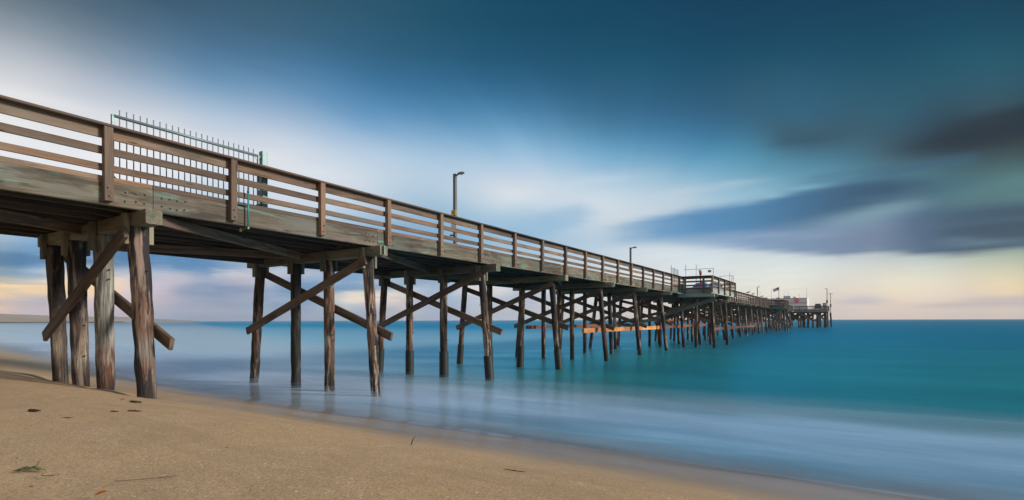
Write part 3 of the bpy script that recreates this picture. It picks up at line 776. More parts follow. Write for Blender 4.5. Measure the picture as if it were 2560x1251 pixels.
# ------------------------------------------------------------------ first platform: fences and gear
def pipe_fence(a,b,hs,top,label,extra=(),sign=None,panel=None):
    e=empty('pipe_fence',(a[0],a[1],DZ),label=label,cat='fence',group='pipe fences on the first platform')
    d=Vector((b[0]-a[0],b[1]-a[1],0)); L=d.length; d.normalize()
    for z in (top,.9):
        mb=MB(); mb.tube([(0,0,z),tuple(d*L+Vector((0,0,z)))],.018,6); mb.build('fence_rail',M['steel_bar'],e)
    for q,h in hs:
        mb=MB(); p=d*(L*q); mb.tube([(p.x,p.y,0.002),(p.x,p.y,h)],.026,6); mb.build('fence_post',M['steel_bar'],e)
    if sign:
        p=d*(L*sign); mb=MB(); mb.box(p.x-.14,p.x+.14,p.y-.05,p.y-.028,top-.33,top-.13,ch=.003); s=mb.build('sign',M['roofgrey'],e)
        mb=MB()
        for r in range(3): mb.box(p.x-.11,p.x+.1,p.y-.056,p.y-.0515,top-.185-.05*r,top-.17-.05*r,ch=.001,axis=0)
        mb.build('sign_text',M['navy'],s)
    if panel:
        mb=MB()
        for k in range(22):
            q=k/21; p=d*(L*q); mb.tube([(p.x,p.y,.1),(p.x,p.y,top)],.006,4)
        for k in range(12): z=.1+(top-.1)*k/11; mb.tube([(0,0,z),tuple(d*L+Vector((0,0,z)))],.006,4)
        mb.build('wire_mesh',M['steel_bar'],e)
    return e
pipe_fence((.15,46.85),(2.62,46.95),((.06,2.12),(.42,2.1),(.99,1.75)),1.70,'bare pipe fence with a small sign behind the platform rail',sign=.87)
pipe_fence((-.3,44.4),(-.25,46.4),((0,1.95),(.45,1.8),(1,1.7)),1.68,'narrow wire mesh panel where the platform begins',panel=True)
pipe_fence((1.2,57.0),(2.55,57.0),((.05,1.75),(.75,2.1),(.9,1.8),(1,1.8)),1.78,'far pipe fence closing the seaward end of the platform')
e=empty('red_post',(.95,49.6,DZ),label='red post with flared white-topped head on a broad red foot',cat='post')
mb=MB(); mb.tube([(0,0,.003),(0,0,.10),(0,0,.22),(0,0,.45)],[.3,.28,.13,.07],16); mb.build('foot',M['red'],e)
mb=MB(); mb.tube([(0,0,.4),(0,0,1.42)],.055,12); mb.build('stem',M['red'],e)
mb=MB(); mb.tube([(0,0,1.40),(0,0,1.62)],[.10,.135],14); hd=mb.build('head',M['red'],e)
mb=MB(); mb.tube([(0,0,1.621),(0,0,1.80),(0,0,1.88)],[.136,.17,.165],14); mb.build('head_top',M['white'],hd)
def pile_of_tarp(loc,sx,sy,sz,label,seed):
    mb=MB(); vs=[];fs=[];n=16
    rings=[(0,1.0),(.35,.98),(.7,.9),(.92,.62),(1,.0)]
    for k,(z,r) in enumerate(rings):
        for i in range(n):
            a=2*math.pi*i/n; ca,sa=math.cos(a),math.sin(a); q=(abs(ca)**4+abs(sa)**4)**-.25
            w=1+.12*mn.noise((ca*2+seed,sa*2,z*3)); zz=z*sz*(1+.18*mn.noise((ca*1.5,sa*1.5+seed,2)))
            vs.append((ca*q*r*sx*w,sa*q*r*sy*w,zz))
    for k in range(len(rings)-1):
        for i in range(n): j=(i+1)%n; fs.append((k*n+i,k*n+j,k*n+n+j,k*n+n+i))
    fs.append(tuple(range(n-1,-1,-1)))
    mb.add(vs,fs,None,0,True); o=mb.build('tarpaulin_bundle',M['blue']); o.location=loc
    return tag(o,label,'tarpaulin','tarpaulin bundles on the first platform')
pile_of_tarp((.1,53.6,DZ),.8,.55,.95,'blue tarpaulin bundle just beyond the red post',1.1)
pile_of_tarp((.9,57.6-1.6,DZ),.7,.5,1.1,'blue tarpaulin bundle near the far end of the platform',5.2)
e=empty('barrier_crate',(-.75,48.4,DZ),label='low brown crate edged in yellow behind the platform corner',cat='crate')
mb=MB(); mb.box(-.55,.55,-.3,.3,.10,.52,ch=.02); mb.build('crate_body',M['fascia'],e)
mb=MB(); mb.box(-.57,.57,-.32,-.301,.03,.099); mb.box(-.57,.57,-.32,-.301,.521,.57); mb.box(-.57,.57,.301,.32,.03,.099); mb.build('yellow_edge',M['yellow'],e)

# ------------------------------------------------------------------ gulls on the rail
def gull(loc,rz,label,sc=1,first=[]):
    if not first:
        mb=MB(); pr=[(-.24,.02,.17,.012),(-.16,.0,.19,.035),(-.06,0,.19,.07),(.05,0,.2,.082),(.12,0,.235,.065),(.155,0,.29,.038),(.17,0,.325,.04),(.2,0,.335,.038),(.225,0,.33,.02)]
        vs=[];fs=[];n=12
        for x,_,z,r in pr:
            for i in range(n): a=2*math.pi*i/n; vs.append((x,math.cos(a)*r*.9,z+math.sin(a)*r))
        for k in range(len(pr)-1):
            for i in range(n): j=(i+1)%n; fs.append((k*n+i,k*n+j,k*n+n+j,k*n+n+i))
        fs.append(tuple(range(n))); fs.append(tuple((len(pr)-1)*n+i for i in range(n-1,-1,-1)))
        mb.add(vs,fs,None,0,True)
        for s in (-1,1): mb.tube([(.02,s*.03,.13),(.01,s*.03,.0)],.008,5); mb.tube([(-.01,s*.03,.006),(.05,s*.03,.006)],.008,5)
        o=mb.build('gull',M['gull'])
        mb=MB(); mb.tube([(.222,0,.33),(.275,0,.318)],[.013,.004],6); mb.build('beak',M['brass'],o)
        for s in (-1,1):
            mb=MB(); mb.tube([(.09,s*.068,.215),(-.06,s*.072,.2),(-.2,s*.03,.19),(-.28,s*.012,.185)],[.03,.042,.02,.004],8); mb.build('wing',M['gull'],o)
        first.append(o)
    else: o=copy_tree(first[0])
    o.location=loc; o.rotation_euler.z=rz; o.scale=(sc,)*3
    return tag(o,label,'gull','gulls perched on the railing')
gull((.05,84.5,RT),rad(20),'gull on the rail soonest after the first platform',1.25)
gull((.05,89.7,RT),rad(35),'gull on the rail between two others, a little crouched',1.2)
gull((.05,100.5,RT),rad(10),'gull on the rail farthest out, near the thin lamp post',1.15)

# ------------------------------------------------------------------ buildings, flag and car on the end
e=empty('diner_building',(-1.8,174.6,DZ),label='white flat-roofed diner with red stripe and round red logo at the pier end',cat='building')
mb=MB(); mb.box(-5.1,5.1,0,12,.002,3.55,ch=.03,axis=0); mb.build('wall',M['white'],e)
mb=MB(); mb.box(-5.12,5.12,-.04,-.003,1.95,2.2,axis=0); mb.box(-5.14,5.14,-.06,-.003,3.40,3.56,axis=0); mb.build('red_stripe',plain('faded_red_stripe',(.55,.22,.26),.5,0,.1,2,0),e)
mb=MB(); mb.box(-5.1,5.1,-.05,-.004,2.55,2.62,axis=0); mb.box(-5.1,5.1,-.05,-.004,3.0,3.05,axis=0); mb.build('siding_trim',M['roofgrey'],e)
mb=MB(); mb.tube([(2.4,-.003,2.82),(2.4,-.10,2.82)],.62,20); lg=mb.build('logo',plain('logo_pink_red',(.72,.12,.2),.5,0,.1,2,0),e)
mb=MB(); mb.tube([(2.0,-.115,2.72),(2.2,-.12,2.62),(2.5,-.12,2.66),(2.8,-.115,2.92)],.07,6); mb.tube([(2.05,-.115,3.0),(2.3,-.12,3.12),(2.55,-.12,3.08)],.05,6); mb.build('logo_lettering',M['white'],lg)
mb=MB()
for x in (-4.0,-2.6,-1.2): mb.box(x,x+1.1,-.03,-.003,.8,1.7)
mb.build('window',M['glass'],e)
mb=MB(); mb.box(-1.2,.6,2,5,3.552,4.3); mb.box(1.4,2.1,1.5,2.3,3.552,4.0); mb.box(-3.2,-2.3,2.5,3.6,3.552,3.9); mb.build('roof_unit',M['roofgrey'],e)
mb=MB()
for x,h in ((-4.4,6.3),(-2.4,5.9),(-.9,5.6),(.2,5.8),(3.1,4.8),(5.0,6.6)): mb.tube([(x,.4,3.55),(x,.4,h)],.03,5)
mb.tube([(-4.4,.4,6.25),(-.9,.4,5.9),(5.0,.4,6.5)],.012,4); mb.build('roof_mast',M['lamp'],e)
e=empty('kiosk_building',(-9.8,174.0,DZ),label='low pale blue-grey flat-roofed building beside the diner',cat='building')
mb=MB(); mb.box(-2.6,2.6,0,9,.002,3.7,ch=.03,axis=0); mb.build('wall',M['roofgrey'],e)
mb=MB(); mb.box(-2.75,2.75,-.15,9.1,3.702,3.9,axis=0); mb.build('roof',M['white'],e)
mb=MB(); mb.tube([(-2.2,.3,3.9),(-2.2,.3,6.6)],.03,5); mb.build('roof_mast',M['lamp'],e)
mb=MB(); mb.tube([(.6,.3,3.9),(.6,.3,5.9)],.03,5); mb.build('roof_mast',M['lamp'],e)
# flagpole
e=empty('flagpole',(-4.2,176.4,8.75),label='thin flagpole rising from the roofs of the pier-end buildings',cat='flagpole')
mb=MB(); mb.tube([(0,0,.003),(0,0,3.6)],.045,8); mb.tube([(0,0,3.6),(0,0,3.7)],.08,8); mb.build('pole',M['lamp'],e)
mb=MB(); nx,nz=14,13; vs=[]
for i in range(nx+1):
    for k in range(nz+1):
        u=i/nx; v=k/nz
        vs.append((-.05-1.55*u,.10*math.sin(u*7+v*.6)*u,3.45-.95*v-.42*u+.05*math.sin(u*6)))
fsw=[];fsr=[];fsb=[]
for i in range(nx):
    for k in range(nz):
        f=(i*(nz+1)+k,i*(nz+1)+k+1,(i+1)*(nz+1)+k+1,(i+1)*(nz+1)+k)
        (fsb if (i<6 and k<7) else (fsr if k%2==0 else fsw)).append(f)
mb.add(vs,fsw,None,0); 
b0=len(mb.v)
for fs_,mi in ((fsr,1),(fsb,2)):
    for f in fs_: mb.f.append(f); mb.m.append(mi); mb.sm.append(True)
fl=mb.build('flag',[M['white'],M['red'],M['navy']]); fl.location=(-4.2,176.4,8.75)
tag(fl,'small stars and stripes flag blown out to the left','flag')
# SUV
car=empty('parked_car',(6.0,176.6,DZ),0,label='dark green estate car parked behind the pier-end railing',cat='car')
def loft(mb,secs,mi=0):
    """secs: (y,[(x,z)...]) closed loops"""
    n=len(secs[0][1]); vs=[];fs=[]
    for y,l in secs: vs += [(x,y,z) for x,z in l]
    for k in range(len(secs)-1):
        for i in range(n): j=(i+1)%n; fs.append((k*n+i,k*n+n+i,k*n+n+j,k*n+j))
    fs.append(tuple(range(n))); fs.append(tuple((len(secs)-1)*n+i for i in range(n-1,-1,-1)))
    mb.add(vs,fs,None,mi,False)
def loop(w,wt,z0,z1,zt):
    return [(-w,z0),(w,z0),(w,z1),(wt,zt-.05),(wt-.12,zt),(-wt+.12,zt),(-wt,zt-.05),(-w,z1)]
mb=MB(); loft(mb,[(0,loop(.84,.60,.5,1.0,1.05)),(.08,loop(.9,.68,.38,1.05,1.5)),(.35,loop(.92,.72,.32,1.08,1.82)),(2.4,loop(.93,.72,.32,1.08,1.86)),(3.0,loop(.93,.74,.32,1.05,1.62)),(3.55,loop(.92,.78,.32,.98,1.12)),(4.4,loop(.9,.76,.34,.85,.98)),(4.6,loop(.8,.7,.45,.7,.82))])
mb.build('body',M['carpaint'],car)
mb=MB(); mb.add([(-.58,-.0+.055,1.12),(.58,.055,1.12),(.52,.20,1.62),(-.52,.20,1.62)],[(0,1,2,3)]); mb.build('rear_window',M['glass'],car)
for s in (-1,1):
    mb=MB(); mb.add([(s*.925,.5,1.12),(s*.935,2.7,1.12),(s*.76,2.45,1.68),(s*.76,.6,1.68)],[(0,1,2,3)]); mb.build('side_window',M['glass'],car)
    mb=MB(); mb.box(s*.78-.07,s*.78+.07,-.015,.03,.85,1.1); mb.build('tail_light',M['red'],car)
    for y in (.95,3.6):
        mb=MB(); mb.tube([(s*.72,y,.36),(s*.95,y,.36)],.36,18); w=mb.build('wheel',M['rubber'],car)
        mb=MB(); mb.tube([(s*.951,y,.36),(s*.96,y,.36)],.2,12); mb.build('rim',M['galv'],w)
# cabinet
e=empty('utility_cabinet',(7.75,172.2,DZ),label='dark square utility cabinet at the corner of the pier end',cat='cabinet')
mb=MB(); mb.box(-.45,.45,-.4,.4,.002,1.75,ch=.03); mb.build('cabinet_body',M['dkgrey'],e)
mb=MB(); mb.box(-.5,.5,-.45,.45,1.752,1.83,ch=.02); mb.build('lid',M['lamp'],e)
mb=MB(); mb.box(-.38,.38,-.425,-.403,.15,1.6,ch=.01); d=mb.build('door',M['roofgrey'],e)

# ------------------------------------------------------------------ bits washed up on the sand
def gz(x,y): return float(sand_h(np.array(x),np.array(y)))
def strand(name,x,y,L,w,rz,m,label,cat,lumps=5,curve=.1,group=None,h=.4):
    mb=MB(); n=lumps*3; pts=[];rs=[]
    for k in range(n+1):
        q=k/n-.5; a=rz+curve*q*3
        px=q*L*math.cos(a); py=q*L*math.sin(a)
        pts.append((px,py,gz(x+px,y+py)-gz(x,y)+w*h*.5)); rs.append(max(.0015,w*.5*(1-(2*q)**4)*(.7+.5*mn.noise((k*.8,x,y)))))
    mb.tube(pts,rs,7)
    if lumps>3 and w>.02:
        for s in (-1,1):
            q=R.uniform(-.2,.2); bx,by=q*L*math.cos(rz),q*L*math.sin(rz); a=rz+s*.5
            ex,ey=bx+math.cos(a)*L*.3,by+math.sin(a)*L*.3
            mb.tube([(bx,by,w*.2),((bx+ex)/2,(by+ey)/2,gz(x+(bx+ex)/2,y+(by+ey)/2)-gz(x,y)+w*.25),(ex,ey,gz(x+ex,y+ey)-gz(x,y)+.004)],[w*.35,w*.3,.002],6)
    o=mb.build(name,m); o.location=(x,y,gz(x,y)+.012)
    return tag(o,label,cat,group)
G='seaweed scraps on the sand'
th=-rad(0)+.57
strand('kelp_scrap',3.63,2.16,.17,.045,.62,M['kelp'],'dark forked scrap of kelp alone on the left of the beach','seaweed',5,.1,G)
strand('kelp_scrap',4.27,2.76,.12,.03,.5,M['kelp'],'small dark scrap of kelp left of the red-brown one','seaweed',4,.1,G)
strand('kelp_scrap',4.37,2.94,.19,.05,.6,M['kelpred'],'lumpy red-brown scrap of kelp below the nearest pile','seaweed',6,.1,G)
strand('kelp_scrap',2.9,3.52,.20,.04,.62,M['kelp'],'dark scrap of kelp closest to the foot of the nearest pile','seaweed',5,.1,G)
strand('kelp_scrap',4.51,2.22,.13,.012,.6,M['kelp'],'wispy dark thread of kelp in the open sand','seaweed',3,.2,G)
strand('twig',7.28,1.27,.16,.007,.5,M['kelp'],'short curved dark twig near the green seagrass','twig',3,.5,'twigs on the sand')
strand('twig',7.93,1.63,.36,.0045,.98,M['kelp'],'long thin straight twig lying across the near sand','twig',3,.06,'twigs on the sand')
strand('twig',9.67,3.61,.20,.012,.25,M['kelp'],'dark broken twig at the edge of the smooth wet sand','twig',4,.1,'twigs on the sand')
mb=MB(); mb.tube([(0,0,-.04),(.03,.012,.05),(.055,.02,.085)],[.007,.006,.003],6); o=mb.build('stick',M['kelpred']); o.location=(8.02,4.11,gz(8.02,4.11)+.02); tag(o,'small reddish stick poking upright out of the sand','stick')
for x,y,lab in ((8.14,1.3,'orange leaf curled at the bottom edge of the beach'),(2.78,3.40,'tiny orange leaf left of the kelp near the pile')):
    mb=MB(); vs=[];fs=[]
    for k in range(6):
        q=k/5; w=.018*math.sin(math.pi*min(.97,q+.02)); 
        for s in (-1,0,1): vs.append((q*.07-.035,s*w,.012+.018*abs(s)*math.sin(q*3)+.02*q))
    for k in range(5):
        for j in range(2): a=k*3+j; fs.append((a,a+1,a+4,a+3))
    mb.add(vs,fs,None,0,True); o=mb.build('leaf',M['leaf']); o.location=(x,y,gz(x,y)+.015); o.rotation_euler.z=.9; tag(o,lab,'leaf')
mb=MB()
for k in range(9):
    a=.57+R.uniform(-.4,.4); L=R.uniform(.10,.19); s=R.choice((-1,1)); ox,oy=R.uniform(-.03,.03),R.uniform(-.03,.03)
    hh=R.uniform(.004,.03)
    pts=[(ox-s*L*.5*math.cos(a),oy-s*L*.5*math.sin(a),.004),(ox,oy,.006+hh),(ox+s*L*.5*math.cos(a+.2),oy+s*L*.5*math.sin(a+.2),.004)]
    mb.tube(pts,[.003,.004,.0015],5)
mb.tube([(.02,.01,.01),(.06,.03,.06),(.075,.04,.085)],[.003,.003,.001],5)
o=mb.build('seagrass_tuft',M['green']); o.location=(7.0,1.27,gz(7.0,1.27)+.008); tag(o,'bright green tuft of seagrass blades lying at lower left','seagrass')

# ------------------------------------------------------------------ sky
AZ0=-32.6; F=1290.0
P=[]
def row(y,*a):
    for x,c in a: P.append((x,y,c))
row(0,(0,(112,127,140)),(320,(66,96,118)),(640,(52,90,113)),(1000,(32,82,108)),(1280,(4,72,100)),(1800,(0,60,90)),(2560,(0,62,86)))
row(100,(0,(168,177,187)),(200,(124,143,160)),(640,(64,105,134)),(1000,(34,88,116)),(1280,(12,77,106)),(1800,(0,68,98)),(2200,(2,70,96)),(2560,(14,76,98)))
row(200,(0,(220,221,224)),(100,(208,211,217)),(250,(174,186,202)),(500,(112,152,186)),(750,(84,134,173)),(1000,(54,112,151)),(1280,(37,96,131)),(1600,(28,88,118)),(1900,(34,84,110)),(2200,(27,83,106)),(2540,(32,84,102)))
row(300,(100,(231,232,234)),(400,(214,220,229)),(700,(162,187,213)),(900,(112,160,200)),(1100,(96,150,190)),(1280,(86,142,182)),(1500,(62,117,152)),(1750,(47,102,137)),(2000,(46,97,122)),(2250,(42,87,107)),(2480,(48,70,82)))
row(335,(2440,(38,52,63)),(2560,(40,52,60)),(2080,(56,92,110)),(1980,(56,92,110)))
row(380,(200,(234,236,240)),(700,(218,225,234)),(1000,(167,197,223)),(1280,(152,192,221)),(1500,(112,167,202)),(1748,(80,144,180)),(1873,(74,138,168)),(1997,(67,119,144)),(2121,(61,108,128)),(2245,(56,87,103)),(2370,(44,68,79)),(2494,(49,69,75)))
row(450,(900,(206,219,231)),(1280,(202,216,231)))
row(500,(1280,(216,226,233)),(1400,(204,219,231)))
row(540,(1100,(152,187,213)),(1300,(172,201,222)),(1420,(192,213,228)))
row(590,(1150,(140,182,214)),(1300,(152,191,219)),(1400,(170,200,222)))
row(450,(1500,(172,202,223)),(1700,(148,188,212)),(1900,(118,168,192)),(2100,(92,143,167)),(2300,(78,124,138)),(2540,(78,120,124)))
row(500,(1500,(206,221,232)),(1700,(188,208,222)),(1900,(150,190,210)),(2100,(112,155,172)),(2300,(90,132,146)),(2540,(84,122,128)))
row(550,(1500,(203,217,227)),(1700,(184,206,221)),(1900,(155,186,206)),(2100,(124,158,177)),(2300,(97,132,150)),(2540,(82,114,125)))
row(600,(1500,(188,208,224)),(1700,(203,217,227)),(1900,(190,206,218)),(2100,(165,185,198)),(2300,(135,160,172)),(2540,(118,145,145)))
row(655,(1600,(216,226,231)),(1900,(216,226,226)),(2100,(208,216,218)),(2330,(196,206,200)),(2540,(186,194,172)))
row(690,(1700,(224,233,235)),(2000,(229,234,226)),(2300,(227,226,209)),(2540,(220,213,182)))
row(735,(1850,(232,230,220)),(2000,(234,230,216)),(2250,(242,230,204)),(2540,(242,219,178)))
row(756,(2070,(226,216,204)),(2150,(236,222,206)),(2230,(238,221,200)),(2450,(230,212,192)),(2560,(228,208,186)))
row(772,(2150,(235,220,206)),(2020,(234,224,212)),(2400,(230,212,200)),(2560,(228,210,196)),(1900,(232,222,212)))
row(793,(2020,(226,215,207)),(2150,(224,211,204)),(2400,(219,206,199)),(2560,(214,202,196)))
row(615,(30,(128,168,198)),(450,(92,146,188)),(560,(120,165,205)),(640,(150,182,212)))
row(650,(40,(70,124,166)),(280,(80,130,174)),(400,(110,152,192)),(480,(84,138,184)),(600,(152,182,210)),(780,(120,162,198)))
row(690,(60,(168,188,202)),(170,(238,222,208)),(300,(214,208,208)),(450,(192,194,206)),(560,(182,188,204)),(700,(170,186,206)),(850,(118,160,198)),(1000,(150,182,210)))
row(722,(40,(252,222,180)),(170,(254,218,172)),(240,(255,214,166)),(310,(226,210,212)),(450,(172,174,196)),(540,(124,150,186)),(620,(172,176,194)),(760,(110,152,192)),(880,(160,184,206)),(1000,(200,208,212)),(1250,(216,221,226)))
row(745,(60,(206,196,199)),(200,(226,208,204)),(420,(186,178,194)),(520,(148,160,188)),(680,(128,158,192)),(880,(236,227,217)),(980,(226,212,206)),(1080,(160,182,208)),(1300,(184,194,213)),(1400,(206,216,224)),(1600,(224,221,219)))
row(775,(60,(204,186,194)),(230,(196,186,200)),(450,(142,162,194)),(620,(130,160,194)),(900,(148,176,203)),(1000,(190,194,208)),(1200,(176,192,212)),(1380,(202,207,216)),(1600,(224,214,212)),(1800,(228,220,212)))
row(797,(100,(190,180,196)),(450,(116,150,188)),(700,(112,150,188)),(1000,(136,172,205)),(1300,(176,194,214)),(1600,(210,206,208)),(1900,(222,210,206)))
row(450,(0,(224,230,238)),(400,(226,232,240)),(650,(214,224,236)))
row(550,(0,(190,206,222)),(300,(190,206,222)),(700,(190,208,226)),(900,(165,195,220)))
row(-200,(0,(70,95,112)),(700,(30,78,104)),(1400,(2,66,96)),(2560,(0,60,86)))

# long wind-drawn cloud ribbons: x, top, bottom, soft top, soft bottom, colour, cover
RB=[]
def rib(x,top,bot,st,sb,col,al):
    n=len(x); f=lambda v:[v]*n if not isinstance(v,(list,tuple)) else list(v)
    c=col if isinstance(col,list) else [col]*n
    RB.append((x,top,bot,f(st),f(sb),[lin(q) for q in c],f(al)))
rib([0,300,600,900],[165,240,335,430],[190,268,362,452],16,16,(190,197,208),[.15,.2,.2,0])
rib([0,300,700,1000],[208,288,398,472],[226,306,414,488],14,14,(238,238,240),[.5,.5,.4,0])
rib([1600,1700,1800,1900,2000,2100,2200,2300,2400,2560],[600,585,575,565,558,556,556,512,500,490],[612,618,622,629,637,643,633,641,641,625],[20,25,30,30,35,35,38,40,40,40],[10,10,9,8,8,8,8,7,7,7],[(175,200,218),(160,188,212),(145,172,202),(122,153,188),(116,144,176),(116,139,168),(110,131,158),(76,104,132),(60,90,114),(56,84,104)],[0,.5,.75,.9,.95,1,1,1,1,1])
rib([1480,1560,1650,1750,1873,1997,2121,2220,2330,2420,2500],[572,556,541,522,506,478,456,449,445,440,438],[618,612,606,600,594,574,540,518,502,484,471],[8,10,12,14,16,18,18,18,16,14,12],[14,16,20,26,30,32,28,24,20,16,14],[(160,192,218),(135,175,208),(106,156,196),(86,141,186),(76,131,172),(64,112,148),(54,92,122),(50,85,112),(56,94,114),(64,104,120),(72,112,122)],[0,.75,.95,1,1,1,1,1,.8,.4,0])
rib([2040,2120,2200,2280,2350],[555,540,518,505,500],[580,562,545,530,518],14,16,(124,158,174),[0,.75,.85,.55,0])
rib([2300,2400,2480,2560],[500,480,462,436],[535,524,515,510],16,18,(84,125,129),[0,.65,.75,.85])
rib([2350,2450,2560],[552,542,528],[600,604,600],14,14,(52,78,98),[.3,.8,.95])
rib([2330,2400,2450,2500,2560],[600,600,602,602,600],[620,617,616,618,619],9,8,(104,136,152),[0,.65,.65,.45,.3])
rib([2200,2300,2380,2450,2560,2700],[372,345,318,296,268,235],[396,391,378,367,350,330],[24,24,22,20,18,18],[24,24,22,20,20,20],(27,46,58),[0,.55,.9,1,1,1])
rib([1960,2050,2150,2250,2350,2450],[458,444,432,416,400,386],[466,456,448,438,426,412],[8,9,10,12,14,14],[8,9,10,10,12,14],(58,100,124),[0,.6,.7,.75,.75,.5])
rib([1900,1960,2030,2100,2160],[345,338,335,330,325],[372,372,368,358,345],14,14,(44,82,102),[0,.65,.8,.5,0])
rib([1850,1930,2030,2130,2230],[506,488,464,446,436],[513,496,474,455,443],[6,6,6,6,6],[6,6,6,6,6],[(165,200,216),(150,193,211),(122,176,198),(98,152,172),(84,138,156)],[0,.8,.8,.6,0])
rib([2100,2200,2300,2400],[508,498,488,480],[518,507,496,487],7,7,(88,132,150),[0,.5,.5,0])
rib([1700,1850,2000,2150],[590,584,586,580],[600,595,596,590],8,8,(158,178,204),[0,.5,.5,0])
rib([2250,2350,2450,2560],[565,560,548,540],[574,570,560,552],8,8,(74,110,132),[0,.55,.55,.4])
rib([1560,1700,1840,1960],[498,474,452,436],[508,486,464,446],8,10,(198,217,228),[0,.45,.4,0])
rib([1300,1500,1700],[470,440,418],[486,458,434],12,12,(208,222,233),[0,.5,0])
rib([1280,1370,1450,1510],[560,528,510,520],[602,588,562,540],16,14,(148,187,217),[0,.65,.65,0])
rib([2075,2110,2150,2190,2235],[753,748,745,746,753],[764,766,767,766,762],5,4,(196,193,203),[0,.8,.95,.8,0])
rib([2230,2350,2450,2560],[772,760,750,745],[778,775,771,769],6,5,(204,191,192),[0,.85,.9,.95])
rib([0,60,120,200,300,400],[626,630,638,626,620,606],[668,662,660,662,668,664],9,9,(68,122,166),[.8,.95,.75,.85,.95,.5])
rib([0,40,100,150],[676,678,682,686],[694,696,697,696],7,7,(112,152,184),[.8,.8,.5,0])
rib([0,60,160,260,330],[703,706,700,690,690],[728,732,736,730,722],10,10,(255,220,172),[.9,.95,.9,.9,0])
rib([0,80,180,280],[744,742,746,750],[756,756,758,760],7,7,(190,184,196),[.7,.7,.6,.3])
rib([370,450,520,580,650],[628,636,648,658,640],[668,676,682,676,656],10,9,(78,134,182),[.5,.95,.85,.5,0])
rib([430,500,560,640,700],[712,712,710,715,720],[734,738,735,733,730],8,8,(120,146,182),[.3,.85,.95,.65,.3])
rib([640,720,800,860],[664,668,672,676],[690,692,696,700],9,9,(196,200,212),[0,.7,.6,0])
rib([700,800,900,1000,1060],[706,712,712,706,700],[736,736,730,724,718],9,7,(96,144,186),[.6,.95,.8,.6,0])
rib([810,880,960,1050],[736,733,736,742],[752,753,752,750],6,6,(248,234,212),[0,1,.9,0])
rib([1120,1190,1260],[716,713,718],[736,737,734],8,8,(232,216,214),[0,.8,.4])
rib([1240,1310,1400],[740,738,742],[756,757,756],7,7,(166,182,206),[.3,.8,.3])
def sky():
    w=bpy.data.worlds.new('World'); SC.world=w; w.use_nodes=True; t=NT(w.node_tree)
    for n in list(t.n): t.n.remove(n)
    # fit a smooth thin-plate surface through the sampled sky colours (direction space)
    pts=np.array([(p[0],p[1]*1.6) for p in P],float)/1000; val=np.array([lin(p[2]) for p in P])**(1/2.2)
    def phi(d): return np.where(d>1e-9,d*d*np.log(d+1e-12),0)
    D=np.linalg.norm(pts[:,None]-pts[None],axis=2); n=len(pts)
    A=np.zeros((n+3,n+3)); A[:n,:n]=phi(D)+np.eye(n)*1.5e-5; A[:n,n]=1; A[:n,n+1:]=pts; A[n,:n]=1; A[n+1:,:n]=pts.T
    coef=np.linalg.solve(A,np.vstack([val,np.zeros((3,3))]))
    def ev(px,py):
        q=np.stack([px,py*1.6],1)/1000; d=np.linalg.norm(q[:,None]-pts[None],axis=2)
        v=phi(d)@coef[:n]+coef[n]+q@coef[n+1:]
        v=np.clip(v,.02,.99)**2.2
        for x,tp,bt,st,sb,cs,al in RB:
            f=lambda q: np.interp(px,x,q)
            sm=lambda q: (lambda c: c*c*(3-2*c))(np.clip(q,0,1))
            wgt=sm((py-f(tp)+f(st))/(2*f(st)))*(1-sm((py-f(bt)+f(sb))/(2*f(sb))))*np.interp(px,x,al)
            if x[0]>0: wgt=np.where(px<x[0],0,wgt)
            if x[-1]<2500: wgt=np.where(px>x[-1],0,wgt)
            cc=np.stack([np.interp(px,x,[c[k] for c in cs]) for k in range(3)],1)
            v=v*(1-wgt[:,None])+cc*wgt[:,None]
        return v
    A0,A1=-84.0,20.0
    els=[-1]+[.3+.42*k for k in range(36)]+[16,16.8,17.7,18.6,19.6,20.8,22,23.5,25,27,30,34]
    tc=t.new('ShaderNodeTexCoord').outputs['Generated']
    nrm=t.vmath('NORMALIZE',tc)
    sp=t.new('ShaderNodeSeparateXYZ'); t.link(nrm,sp.inputs[0]); x,y,z=sp.outputs
    az=t.math('MULTIPLY',t.math('ARCTAN2',x,y),180/math.pi)
    el=t.math('MULTIPLY',t.math('ARCSINE',z),180/math.pi)
    # wind streaks: noise drawn out along lines that converge on a point low over the sea
    vp=rad(-22); e0=math.tan(rad(7))
    hx=t.vmath('DOT_PRODUCT',nrm,(math.cos(vp),-math.sin(vp),0),out='Value')
    zz=t.math('SUBTRACT',z,e0)
    r=t.math('SQRT',t.math('ADD',t.math('ADD',t.math('MULTIPLY',hx,hx),t.math('MULTIPLY',zz,zz)),.0004))
    cb=t.new('ShaderNodeCombineXYZ')
    t.link(t.math('MULTIPLY',t.math('DIVIDE',hx,r),2.4),cb.inputs[0]); t.link(t.math('MULTIPLY',t.math('DIVIDE',zz,r),2.4),cb.inputs[1])
    t.link(t.math('MULTIPLY',t.math('LOGARITHM',r,2.718),.42),cb.inputs[2])
    st1=t.noise(cb.outputs[0],1.7,5,.55,.25); st2=t.noise(t.vmath('ADD',cb.outputs[0],(5.2,1.3,8.8)),1.2,4,.5,.3)
    # flat banks near the horizon
    cl=t.new('ShaderNodeCombineXYZ'); t.link(t.math('MULTIPLY',az,.11),cl.inputs[0]); t.link(t.math('MULTIPLY',el,.75),cl.inputs[1])
    lo=t.noise(cl.outputs[0],1,6,.58,.4); lo2=t.noise(t.vmath('ADD',cl.outputs[0],(9,4,2)),1.9,5,.6,.3)
    low=t.mapr(el,3,9,1,0)
    left=t.mapr(az,-18,2,1,.25)
    amp_hi=t.math('MULTIPLY',t.mapr(el,4,12),t.mapr(r,.04,.3))
